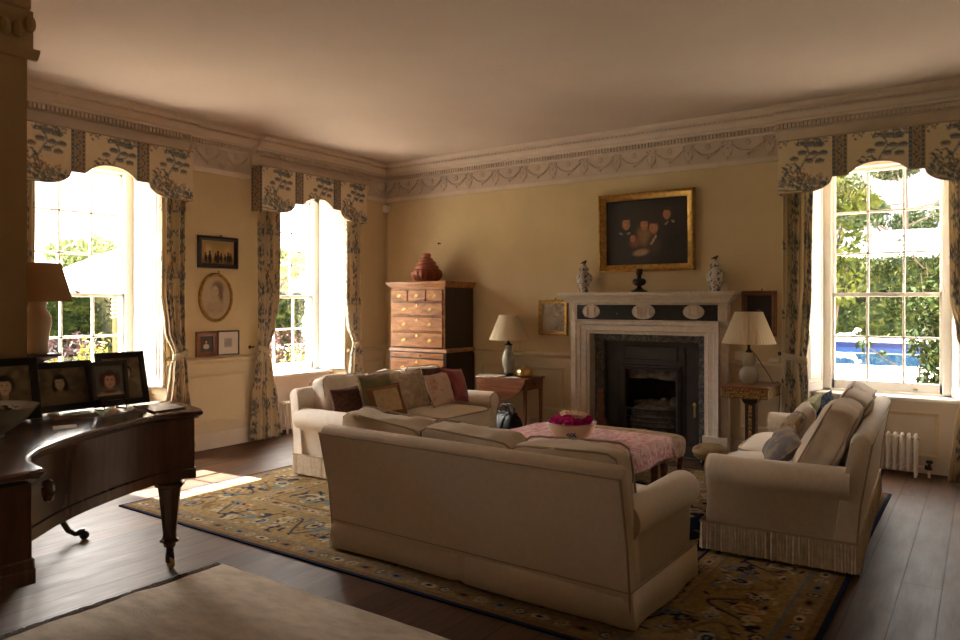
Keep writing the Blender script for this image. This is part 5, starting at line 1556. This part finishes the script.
def photo(label, c, rz, w, h, cv, fm, fw=.035, tilt=-14, lift=0):
    t = thing('photo_frame', label, 'photo frame', (c[0], c[1], PT + .004), rz)
    Q = T(0, 0, lift) @ RX(tilt)
    iw, ih = w / 2 - fw, h / 2 - fw
    def ring(o_, y): return [Q @ Vector(p) for p in ((-iw - o_, -y, h / 2 - ih - o_), (iw + o_, -y, h / 2 - ih - o_), (iw + o_, -y, h / 2 + ih + o_), (-iw - o_, -y, h / 2 + ih + o_))]
    b = MB(); b.loops([ring(o_, y) for o_, y in ((0, .004), (0, .010), (.004, .014), (fw - .006, .016), (fw, .012), (fw, 0))], True, False, True); b.build('frame', fm, t, smooth=30)
    b = MB(); n = 70; b.grid(lambda u, v: Q @ Vector((-iw + 2 * iw * u, -.006, h / 2 - ih + 2 * ih * v)), n, n)
    uu = np.array([(i / n, j / n) for j in range(n + 1) for i in range(n + 1)]); b.build('photograph', M['print'], t, smooth=0, cols=cv.at(uu[:, 0] * cv.w, uu[:, 1] * cv.h))
    b = MB(); top = Q @ Vector((0, .004, h * .62)); dy = math.tan(R(30)) * top.z
    b.loops([[(top.x + sx * .03 * k, top.y + oy + e, z) for sx, e in ((-1, 0), (1, 0), (1, .005), (-1, .005))] for z, oy, k in ((0, dy * .8, 1.3), (top.z, 0, .8))]); b.build('strut', M['black_frame'], t)
    if lift:
        b = MB()
        for s in (-1, 1): b.tube([(s * w * .3, .05, 0), (s * w * .3, -.05, .004), (s * w * .3, -.055, .02), (s * w * .3, -.03, lift), (s * w * .3, .04, lift + .05)], .005, 6)
        b.tube([(-w * .3, -.035, lift - .004), (w * .3, -.035, lift - .004)], .005, 6); b.build('easel', M['bronze'], t)
    return t


def sepia(w, h, seed):
    cv = Canvas(w, h, 260, (.20, .14, .085), seed); r = random.Random(seed)
    for k in range(90): cv.ell(r.uniform(0, w), r.uniform(0, h), r.uniform(.01, .03), r.uniform(.01, .025), r.choice(((.10, .07, .045), (.26, .18, .11), (.15, .10, .06), (.34, .25, .16))), .5, r.uniform(0, 3), .6)
    return cv


SEP = (.66, .50, .34); DK = (.028, .018, .012)
cv = sepia(.30, .21, 4); face(cv, .14, .125, .062, SEP, DK, (.25, .175, .11), long=True); cv.ell(.14, .035, .11, .04, (.27, .19, .12), .3); cv.ell(.15, .055, .04, .012, (.34, .24, .155), .3, -.2); cv.grain(.2, 1)
photo('wide navy framed sepia photo of a smiling person with long dark hair', (-4.31, 2.045), WL, .36, .285, cv, M['black_frame'], .038)
cv = Canvas(.15, .17, 300, (.17, .15, .12), 5); cv.rect(0, .0, .15, .17, (.13, .125, .11), .5); face(cv, .075, .085, .068, (.66, .37, .24), (.10, .028, .02), (.55, .38, .24)); cv.ell(.033, .09, .014, .04, (.10, .028, .02), .3); cv.ell(.117, .09, .014, .04, (.10, .028, .02), .3); cv.ell(.075, .022, .04, .010, (.17, .07, .06), .3)
photo('small colour photo of a smiling child on a little easel', (-4.165, 2.235), WL, .215, .225, cv, M['dark_wood'], .026, -8, .055)
cv = sepia(.24, .25, 8); cv.ell(.17, .07, .05, .045, (.42, .33, .24), .3); face(cv, .15, .16, .055, SEP, DK, (.2, .145, .095)); cv.grain(.2, 1)
photo('black framed photo at the tail end of the piano, partly behind the child photo', (-4.265, 2.38), WL, .30, .325, cv, M['black_frame'], .036)
cv = sepia(.30, .26, 12); face(cv, .17, .15, .075, SEP, DK, (.17, .12, .08)); cv.grain(.2, 1)
photo('black framed photo behind the bowl of potpourri at the left', (-4.16, 1.67), WL - .1, .36, .33, cv, M['black_frame'], .04)

bl = thing('bowl', 'wide dark glazed bowl of potpourri on the piano lid', 'bowl', (-3.76, 1.42, PT))
b = MB(); b.lathe([(.001, .012), (.085, 0), (.09, .004), (.09, .018), (.14, .05), (.19, .095), (.222, .135), (.230, .145), (.220, .143), (.185, .105), (.13, .06), (.08, .03), (.001, .028)], 40); b.build('body', M['celadon'], bl, smooth=50)
b = MB(); r = random.Random(5)
for k in range(130):
    a, q = r.uniform(0, 6.28), .195 * math.sqrt(r.random()); b.add([(q * math.cos(a) + r.uniform(-.02, .02), q * math.sin(a) + r.uniform(-.02, .02), .115 + r.uniform(0, .022)) for _ in range(4)], [(0, 1, 2, 3)])
b.lathe([(.001, .112), (.19, .108)], 24, cap=False)
o = b.build('potpourri', mat('dried_petals', (.20, .11, .055), (.09, .045, .03), .95, 40), bl, smooth=0); o['kind'] = 'stuff'
b = MB(); b.prism([(-3.83, 1.76), (-3.72, 1.715), (-3.69, 1.815), (-3.80, 1.86)], PT, PT + .004); tag(b.build('card', M['paper'], None), 'white card lying on the piano lid below the sepia photo', 'card')
b = MB(); b.prism([(-4.16, 1.90), (-4.02, 1.86), (-3.98, 2.08), (-4.11, 2.12)], PT, PT + .003)
tag(b.build('loose_photo', M['tap_border'], None), 'unframed brown print lying flat in front of the sepia photo', 'photo')
b = MB(); b.prism([(-4.15, 2.36), (-3.84, 2.31), (-3.86, 2.52), (-4.12, 2.56)], PT, PT + .010); tag(b.build('folder', M['brown_card'], None, .002), 'flat brown folder at the tail end of the piano lid', 'folder')

# ------------------------------------------------------------------ radiators and small wall fittings


def radiator(label, loc, rz, n, pitch=.054):
    t = thing('radiator', label, 'radiator', loc, rz); H = n * pitch / 2
    for k in range(n):
        x = -H + pitch * (k + .5); b = MB(); end = k in (0, n - 1); lo = 0.0 if end else .06
        for y in (-.055, .055):
            b.tube([(x, y, lo), (x, y, .33), (x, y * .85, .355), (x, y * .3, .37), (x, 0, .372)], [.012 if end else .014, .0165, .0165, .0155, .014], 8)
            b.ball((x, y, .07), (.018, .018, .022), 8, 6)
        b.tube([(x, -.055, .085), (x, .055, .085)], .013, 8); b.tube([(x - pitch / 2, 0, .345), (x + pitch / 2, 0, .345)], .012, 8); b.tube([(x - pitch / 2, 0, .09), (x + pitch / 2, 0, .09)], .012, 8)
        b.build('section', M['white_iron'], t, smooth=60)
    b = MB(); b.tube([(H, 0, .09), (H + .07, 0, .09), (H + .075, 0, .0)], .012, 8); b.build('pipe', M['white_iron'], t)
    b = MB(); b.lathe([(.02, .07), (.024, .085), (.016, .10), (.012, .125), (.026, .13), (.028, .145), (.02, .155)], 12, (H + .075, 0, 0)); b.tube([(H + .04, 0, .09), (H + .06, 0, .09)], .02, 8); b.build('valve', M['bronze'], t)


radiator('cast iron column radiator under the pool window with a dark valve', (W3 - .02, BY + .075, 0), 0, 12)
radiator('cast iron column radiator under the window nearest the corner', (LX - .075, W2, 0), R(90), 12)

b = MB(); b.prism([(-6.79, 7.42), (-6.735, 7.42), (-6.72, 7.435), (-6.72, 7.49), (-6.79, 7.49)], 2.80, 2.895); tag(b.build('alarm_sensor', M['white'], None, .006), 'small white alarm sensor high in the room corner', 'sensor')
b = MB(); b.box((-6.778, 7.475, .98), (-6.764, 7.489, 2.80)); tag(b.build('cable_conduit', M['wallpaper'], None), 'thin painted cable conduit running down the room corner', 'conduit')
w = thing('wall_socket', 'brass wall socket just behind the celadon lamp', 'socket', (-4.68, BY - .002, 1.03))
b = MB(); b.box((-.05, -.008, -.045), (.05, 0, .045)); b.build('plate', M['dado'], w, .003)
b = MB(); b.box((-.012, -.016, -.012), (.012, -.006, .012)); b.build('rocker', M['brass'], w, .002)
w = thing('wall_socket', 'pale square wall socket beside the gourd lamp', 'socket', (-2.035, BY - .002, 1.025))
b = MB(); b.box((-.04, -.01, -.045), (.04, 0, .045)); b.build('plate', M['white_iron'], w, .003)
b = MB(); b.box((-.012, -.016, -.012), (.012, -.008, .012)); b.build('rocker', M['white_iron'], w, .002)
b = MB(); b.ball((0, 0, .018), (.045, .02, .02), 14, 8); b.tube([(.02, 0, .02), (.05, 0, .04)], [.016, .004], 8); tag(b.build('shell', M['paper'], None, loc=(-1.70, BY - .024, .976), smooth=60), 'small pale shell lying on the dado rail by the curtain', 'shell')
b = MB(); b.tube([(0, 0, 0), (-.0, -.05, 0)], .006, 6); b.ball((0, -.05, 0), .013, 8, 6); tag(b.build('wall_hook', M['bronze'], None, loc=(-5.84, BY, 2.33)), 'tiny dark hook on the bare wall above the red jar', 'hook')

# ------------------------------------------------------------------ garden
GZ = -.35


def leaves_mat(name, c1, c2, c3=None):
    m, nt, b = new_mat(name)
    n = node(nt, 'ShaderNodeTexNoise'); n.inputs['Scale'].default_value = 2.6; n.inputs['Detail'].default_value = 6; nt.links.new(coords(nt), n.inputs['Vector'])
    nt.links.new(ramp(nt, n.outputs[0], [(.36, c1), (.52, c2), (.66, c3 or c2)]), b.inputs['Base Color']); b.inputs['Roughness'].default_value = .8; b.inputs['Specular IOR Level'].default_value = .15
    return m


G = {}
G['lawn'] = leaves_mat('lawn', (.06, .10, .02), (.08, .13, .03))
G['hedge'] = leaves_mat('hedge_leaf', (.005, .009, .001), (.015, .023, .003), (.048, .050, .011))
G['tree'] = leaves_mat('tree_leaf', (.02, .030, .010), (.04, .054, .02), (.08, .09, .04))
G['glare_leaf'] = leaves_mat('glare_tree_leaf', (.10, .12, .05), (.18, .20, .09), (.28, .28, .14))  # leaf colour lightened to paint in the glare that washes out these trees
G['lime'] = leaves_mat('lime_leaf', (.022, .034, .003), (.045, .055, .006), (.075, .078, .012))
G['climb'] = leaves_mat('climber_leaf', (.005, .012, .001), (.012, .024, .002), (.028, .042, .005))
G['purple'] = leaves_mat('purple_leaf', (.018, .010, .012), (.035, .018, .022), (.07, .04, .04))
G['flower'] = leaves_mat('yellow_green', (.05, .06, .012), (.11, .11, .025), (.20, .17, .06))
G['pink'] = leaves_mat('red_green', (.02, .022, .010), (.05, .018, .018), (.09, .055, .035))
G['bark'] = mat('bark', (.07, .05, .035), rough=.9)
G['paving'] = mat('pale_paving', (.74, .70, .62), (.68, .63, .55), .8, 2)
G['gravel'] = mat('gravel', (.50, .44, .36), (.40, .35, .28), .9, 30)
G['tile'] = mat('blue_pool_tile', (.012, .018, .075), (.008, .012, .05), .2, 8)
G['white_stone'] = mat('white_stone', (.72, .69, .64), (.62, .59, .54), .7, 6)
G['canvas'] = mat('white_canvas', (.85, .84, .80), rough=.9)
G['pole'] = mat('orange_wood_pole', (.26, .075, .012), (.22, .06, .010), .5, 6)


def water_mat():
    m, nt, b = new_mat('pool_water'); b.inputs['Base Color'].default_value = (.004, .020, .05, 1); b.inputs['Roughness'].default_value = .03; b.inputs['Specular IOR Level'].default_value = .5
    bump(nt, b, noise_node(nt, coords(nt, (1, .35, 1)), 1.4, 3), .012, .15); return m


G['water'] = water_mat()


def leaf_quads(b, n, fn, size, seed, flat=0.0):
    r = random.Random(seed)
    for _ in range(n):
        c = Vector(fn(r)); a = Vector((r.gauss(0, 1), r.gauss(0, 1), r.gauss(0, 1) * (1 - flat))).normalized(); q = a.orthogonal().normalized(); q = Matrix.Rotation(r.uniform(0, 6.28), 4, a) @ q; w_ = a.cross(q); s = size * r.uniform(.6, 1.3)
        b.add([c - q * s, c + w_ * s * .45, c + q * s, c - w_ * s * .45], [(0, 1, 2, 3)])


def in_ball(c, rr):
    def fn(r):
        v = Vector((r.gauss(0, 1), r.gauss(0, 1), r.gauss(0, 1))).normalized() * (r.random() ** .33)
        return (c[0] + v.x * rr[0], c[1] + v.y * rr[1], c[2] + v.z * rr[2])
    return fn


b = MB(); 
for lo, hi in (((-120, -40), (LX - .62, 25.2)), ((-120, 40.0), (LX - .62, 120)), ((-120, 25.2), (-26, 40.0))): b.box((lo[0], lo[1], GZ - .4), (hi[0], hi[1], GZ - .012))
for lo, hi in (((LX - .62, BY + .62), (60, 25.2)), ((LX - .62, 40.0), (60, 120)), ((2.5, 25.2), (60, 40.0))): b.box((lo[0], lo[1], GZ - .4), (hi[0], hi[1], GZ - .012))
structure(b.build('ground', G['lawn'], None, smooth=0))
PXa, PXb, PYa, PYb = -26, 2.5, 25.2, 40.0
b = MB()
for lo, hi in (((-45, 20, GZ - .009), (25, PYa, GZ + .001)), ((-45, PYb, GZ - .01), (25, 46.5, GZ)), ((-45, PYa, GZ - .01), (PXa, PYb, GZ)), ((PXb, PYa, GZ - .01), (25, PYb, GZ))): b.box(lo, hi)
b.prism([(-26, 25.2), (-4.6, 25.2), (-5.4, 26.6), (-26, 27.6)], GZ - .01, GZ + .003)
structure(b.build('path', G['paving'], None, smooth=0))
b = MB(); b.box((-19, -30, GZ - .01), (LX - .62, 11, GZ + .002)); b.box((LX - .62, BY + .62, GZ - .01), (14, 19.5, GZ + .002)); structure(b.build('bounce_gravel', G['gravel'], None, smooth=0))  # unseen ground outside the windows, added to set the light bounced onto the ceiling
pl = thing('swimming_pool', 'blue swimming pool with a dark tiled edge seen through the right window', 'pool', ((PXa + PXb) / 2, 32.6, GZ))
b = MB(); hx, hy = (PXb - PXa) / 2, (PYb - PYa) / 2; b.box((-hx, -hy, -.262), (hx, hy, -.26)); b.build('water', G['water'], pl, smooth=0)
b = MB()
for lo, hi in (((-hx, hy - .02, -.30), (hx, hy + .04, .0)), ((-hx, -hy - .04, -.30), (hx, -hy + .02, .0)), ((hx - .02, -hy, -.30), (hx + .04, hy, 0)), ((-hx - .04, -hy, -.3), (-hx + .02, hy, 0))): b.box(lo, hi)
b.build('tile_band', G['tile'], pl)
b = MB()
for lo, hi in (((-hx - .4, hy, 0), (hx + .4, hy + .4, .03)), ((hx, -hy, 0), (hx + .4, hy, .03))): b.box(lo, hi)
b.build('coping', G['paving'], pl)


def hedge(name, label, x0, x1, y0, y1, h, m, seed, n, size):
    b = MB()
    def f(p):
        p = Vector(p); d = noise.noise(p * .9 + Vector((seed, 0, 0))) * .35 + noise.noise(p * 2.6) * .15; return p + Vector((d, d, d * .8))
    tmp = MB(); ax = max(x1 - x0, y1 - y0); nx, ny, nz = max(2, int((x1 - x0) / .6)), max(2, int((y1 - y0) / .6)), max(2, int(h / .4))
    def face_grid(o_, u, v, nu, nv): tmp.grid(lambda a, c: f(Vector(o_) + Vector(u) * a + Vector(v) * c), nu, nv)
    face_grid((x0, y0, 0), (x1 - x0, 0, 0), (0, 0, h), nx, nz); face_grid((x1, y0, 0), (0, y1 - y0, 0), (0, 0, h), ny, nz); face_grid((x0, y1, 0), (0, y0 - y1, 0), (0, 0, h), ny, nz); face_grid((x1, y1, 0), (x0 - x1, 0, 0), (0, 0, h), nx, nz); face_grid((x0, y0, h), (x1 - x0, 0, 0), (0, y1 - y0, 0), nx, ny)
    b.add(tmp.v, tmp.f)
    def pos(r):
        k = r.random(); z = h * r.random()
        if k < .2: p = (r.uniform(x0, x1), r.uniform(y0, y1), h)
        elif (x1 - x0) > (y1 - y0): p = (r.uniform(x0, x1), y0, z)
        else: p = (x1, r.uniform(y0, y1), z)
        return f(p) + Vector((r.gauss(0, .1), r.gauss(0, .1), r.gauss(0, .08)))
    leaf_quads(b, n, pos, size, seed)
    o = b.build(name, m, None, smooth=0, loc=(0, 0, GZ)); return tag(o, label, 'hedge')


hedge('hedge', 'tall clipped green hedge along the far side of the pool', -24, 8, 47.5, 50, 4.45, G['hedge'], 3, 34000, .13)
hedge('hedge', 'green hedge behind the flower bed outside the left windows', -29, -27, 4, 24, 2.3, G['hedge'], 6, 12000, .11)


def tree(label, x, y, h, crown, m, seed, n=4200, size=.3, group=None):
    t = thing('tree', label, 'tree', (x, y, GZ), 0, group); r = random.Random(seed); b = MB()
    b.tube([(0, 0, 0), (.1, 0, h * .3), (0, .1, h * .6), (0, 0, h * .85)], [.28, .22, .15, .05], 8)
    tips = []
    for k in range(9):
        a = r.uniform(0, 6.28); z0 = h * r.uniform(.3, .7); e = (crown * r.uniform(.4, .8) * math.cos(a), crown * r.uniform(.4, .8) * math.sin(a), h * r.uniform(.55, .98)); tips.append(e); b.tube([(0, 0, z0), (e[0] * .5, e[1] * .5, (z0 + e[2]) / 2 + .2), e], [.10, .07, .02], 6)
    b.build('trunk', G['bark'], t)
    b = MB()
    for k, e in enumerate(tips + [(0, 0, h * .95)]):
        q = crown * r.uniform(.26, .42); leaf_quads(b, n // 10, in_ball(e, (q, q, q * .62)), size, seed * 20 + k, .3)
    b.build('foliage', m, t, smooth=0)


tree('spreading pale green tree beyond the hedge in the middle of the right window', -4.8, 62, 14.0, 5.6, G['tree'], 4, 9000, .20)
tree('lower dark tree beyond the marquee at the right of the pool window', 1.2, 70, 9.5, 4.4, G['hedge'], 5, 6000, .2)
tree('dense tree at the left of the pool window beyond the hedge', -12.5, 66, 9.0, 4.6, G['tree'], 6, 6000, .2)
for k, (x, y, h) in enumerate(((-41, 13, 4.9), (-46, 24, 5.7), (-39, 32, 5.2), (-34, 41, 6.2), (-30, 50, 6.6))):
    tree('hazy green tree behind the hedge outside the left windows', x, y, h, 3.4, G['glare_leaf'], 10 + k, 4200, .22, 'trees beyond the left windows')

sh_ = thing('shrub', 'yellow green leafy shrub overhanging the left side of the pool window', 'shrub', (-2.88, 17.5, GZ - .0))
b = MB()
for k in range(7): b.tube([(0, 0, 0), (.2 * math.sin(k), .2 * math.cos(k), 1.6), (.6 * math.sin(k * 2.2), .5 * math.cos(k * 2.2), 2.4 + .3 * k)], [.05, .04, .012], 6)
b.build('stem', G['bark'], sh_)
b = MB()
for k, (c, q) in enumerate((((.1, 0, 3.2), (.75, .6, .6)), ((-.3, 0, 3.9), (.8, .6, .55)), ((.45, 0, 4.1), (.6, .4, .3)), ((.1, 0, 2.4), (.7, .6, .7)), ((-.1, 0, 4.5), (.6, .5, .4)), ((-.5, 0, 2.8), (.9, .6, .8)))): leaf_quads(b, 330, in_ball(c, q), .10, 60 + k, .3)
b.build('foliage', G['lime'], sh_, smooth=0)

cl = thing('climber', 'bushy green climbing plant growing up outside the right side of the pool window', 'climbing plant', (-.42, 9.6, GZ))
b = MB()
for k in range(5): b.tube([(.08 * k - .1, 0, 0), (.08 * k - .2, .03 * k, 1.0), (-.1 + .1 * math.sin(k * 2), 0, 2.0 + .12 * k)], [.02, .016, .006], 6)
b.tube([(-.2, 0, 1.05), (-.5, -.1, 1.25), (-.72, -.1, 1.42), (-.80, -.1, 1.62)], [.010, .008, .006, .003], 5); b.tube([(-.15, 0, 2.3), (-.5, 0, 2.75), (-.66, 0, 2.86)], [.008, .006, .003], 5)
b.build('stem', G['bark'], cl)
b = MB()
for k, (c, q, n) in enumerate((((.02, 0, 1.0), (.26, .2, .45), 800), ((-.02, 0, 1.5), (.32, .2, .30), 700), ((.0, 0, 1.95), (.30, .2, .30), 600), ((.06, 0, .6), (.3, .22, .4), 500), ((-.75, -.1, 1.45), (.10, .06, .14), 26), ((-.55, -.1, 1.3), (.07, .05, .06), 9), ((-.45, -.05, 1.52), (.12, .05, .04), 14), ((-.62, 0, 2.84), (.12, .06, .06), 22), ((-.38, 0, 2.62), (.07, .05, .06), 10), ((.15, 0, 2.3), (.2, .2, .2), 180))): leaf_quads(b, n, in_ball(c, q), .042, 80 + k, .2)
b.build('foliage', G['climb'], cl, smooth=0)


def canopy(b, x, y, z0, z1, r, n=8, val=.18):
    ring = [(x + r * math.cos(2 * PI * k / n), y + r * math.sin(2 * PI * k / n)) for k in range(n)]
    b.loops([[(px, py, z0 - val) for px, py in ring], [(px, py, z0) for px, py in ring], [(x + (px - x) * .5, y + (py - y) * .5, z0 + (z1 - z0) * .54) for px, py in ring], [(x + (px - x) * .02, y + (py - y) * .02, z1) for px, py in ring]], True, False, True)


pa = thing('parasol', 'white parasol on an orange pole wound with white rope outside the left window', 'parasol', (-15.3, 8.33, GZ))
b = MB(); canopy(b, 0, 0, 2.30, 3.05, 1.75); b.build('canopy', G['canvas'], pa, smooth=0, solid=.01)
b = MB(); b.lathe([(.07, 0), (.07, 3.0)], 12); b.build('pole', G['pole'], pa)
b = MB(); b.tube([(.085 * math.cos(k * .8), .085 * math.sin(k * .8), 1.55 + .011 * k) for k in range(60)], .022, 6); b.build('rope', G['canvas'], pa)
b = MB(); b.lathe([(.3, 0), (.3, .06), (.09, .09)], 20); b.build('base', G['white_stone'], pa)
mq = thing('marquee', 'white marquee roof rising above the hedge beyond the pool', 'marquee', (-3.2, 57, GZ))
b = MB(); e = [(-6.5, -3.2), (7.5, -3.2), (7.5, 3.2), (-6.5, 3.2)]
b.loops([[(x, y, 2.9) for x, y in e], [(x, y, 4.1) for x, y in e], [(-2.6, -.05, 6.9), (7.3, -.05, 6.9), (7.3, .05, 6.9), (-2.6, .05, 6.9)]], True, False, True); b.build('roof', G['canvas'], mq, smooth=0)
for x, y in e:
    b = MB(); b.lathe([(.07, 0), (.07, 3.2)], 10, (x * .98, y * .98, 0)); b.build('pole', G['white_stone'], mq)

dg_ = MB()      # reclining stone hound on the far paving
dg_.tube([(-.62, 0, .20), (-.40, 0, .24), (-.1, 0, .25), (.2, 0, .27), (.38, 0, .32)], [.10, .19, .17, .20, .16], 14)
dg_.tube([(.34, 0, .34), (.46, 0, .50), (.52, 0, .64)], [.13, .10, .09], 12); dg_.tube([(.48, 0, .66), (.60, 0, .67), (.72, 0, .63), (.78, 0, .61)], [.085, .085, .055, .045], 12)
for s in (-1, 1):
    dg_.tube([(.52, s * .07, .72), (.47, s * .10, .68), (.46, s * .10, .58)], [.03, .04, .015], 8)
    dg_.tube([(.34, s * .14, .26), (.30, s * .15, .08), (.55, s * .14, .06), (.82, s * .13, .06)], [.09, .075, .06, .055], 10)
    dg_.tube([(-.45, s * .14, .22), (-.20, s * .19, .20), (-.40, s * .20, .07), (-.12, s * .20, .06)], [.12, .11, .07, .05], 10)
dg_.tube([(-.62, 0, .16), (-.85, .08, .07), (-1.0, .2, .05)], [.05, .04, .02], 8)
o = tag(dg_.build('stone_dog', G['white_stone'], None, smooth=70, loc=(-5.85, 41.6, GZ)), 'white stone statue of a reclining hound on the far edge of the pool', 'statue'); o.rotation_euler = (0, 0, R(12)); o.scale = (.85,) * 3

for k in range(11):
    t = thing('shrub', 'purple leaved shrub in the flower bed outside the left windows', 'shrub', (-12.6 + .3 * math.sin(k * 2.3), 4.6 + .88 * k, GZ), k, 'purple shrubs in the bed')
    b = MB(); leaf_quads(b, 420, in_ball((0, 0, .80), (.42, .42, .62)), .065, 200 + k); b.build('foliage', G['purple'] if k < 5 else G['pink'], t, smooth=0)
    b = MB(); b.tube([(0, 0, 0), (.05, 0, .5), (0, 0, .9)], [.04, .03, .01], 6); b.build('stem', G['bark'], t)
for k in range(12):
    t = thing('flowering_plant', 'pale yellow green flowering plant at the front of the bed outside', 'plant', (-10.2 + .25 * math.sin(k * 1.7), 3.4 + .66 * k, GZ), k, 'yellow green plants in the bed')
    b = MB(); leaf_quads(b, 380, in_ball((0, 0, .86 - .12 * (k % 3)), (.31, .31, .62)), .05, 300 + k); b.build('foliage', G['flower'], t, smooth=0)
    b = MB(); b.tube([(0, 0, 0), (.03, 0, .4), (0, 0, .7)], [.025, .02, .008], 6); b.build('stem', G['bark'], t)

# ------------------------------------------------------------------ light
sun = bpy.data.lights.new('sun', 'SUN'); sun.energy = 10.0; sun.angle = R(.6); sun.color = (1, .95, .87)
so = bpy.data.objects.new('sun', sun); COL.objects.link(so)
so.rotation_euler = Vector((.60, .04, -.80)).to_track_quat('-Z', 'Y').to_euler()
wd = bpy.data.worlds.new('sky'); wd.use_nodes = True; SC.world = wd; nt = wd.node_tree
bgn = nt.nodes['Background']
tc_ = nt.nodes.new('ShaderNodeTexCoord'); sp = nt.nodes.new('ShaderNodeSeparateXYZ'); nt.links.new(tc_.outputs['Generated'], sp.inputs[0])
node_x = nt.nodes.new('ShaderNodeMapRange'); node_x.inputs[1].default_value = -1; node_x.inputs[2].default_value = 1; nt.links.new(sp.outputs[0], node_x.inputs[0])   # brighter sky towards the sun
rp_ = ramp(nt, sp.outputs[2], [(.0, (.10, .098, .095)), (.18, (.12, .118, .115)), (.48, (1.0, .955, .89)), (1, (1.0, .97, .93))]); az = ramp(nt, node_x.outputs[0], [(0, (1.15,) * 3), (.25, (1.0,) * 3), (.5, (.24,) * 3), (1, (.22,) * 3)])
mxw = nt.nodes.new('ShaderNodeMix'); mxw.data_type = 'RGBA'; mxw.blend_type = 'MULTIPLY'; mxw.inputs[0].default_value = 1
nt.links.new(rp_, mxw.inputs[6]); nt.links.new(az, mxw.inputs[7]); nt.links.new(mxw.outputs[2], bgn.inputs[0]); bgn.inputs[1].default_value = 5.0


def portal(loc, rz):
    l = bpy.data.lights.new('window_daylight', 'AREA'); l.shape = 'RECTANGLE'; l.size = 1.06; l.size_y = 2.3; l.cycles.is_portal = True
    o = bpy.data.objects.new('window_daylight', l); COL.objects.link(o); o.location = loc; o.rotation_euler = (R(-90), 0, rz)


for yc in (W1, W2, WR): portal((LX - .63, yc, 1.80), R(90))
portal((W3, BY + .63, 1.80), 0)

# ------------------------------------------------------------------ camera
cd = bpy.data.cameras.new('camera'); cam = bpy.data.objects.new('camera', cd); COL.objects.link(cam); SC.camera = cam
cam.location = (0, 0, 1.55); cam.rotation_euler = (R(90), 0, math.atan2(505, 726))
cd.sensor_width = 36; cd.lens = 726 / 960 * 36; cd.shift_y = -16.5 / 960; cd.clip_end = 400
vs = SC.view_settings; vs.view_transform = 'Standard'; vs.look = 'None'; vs.gamma = 1; vs.use_curve_mapping = False; vs.exposure = 3.22
SC.cycles.use_denoising = True; SC.cycles.max_bounces = 10; SC.cycles.diffuse_bounces = 6; SC.cycles.transparent_max_bounces = 12
SC.cycles.sample_clamp_indirect = 6.0; SC.cycles.caustics_reflective = False; SC.cycles.caustics_refractive = False
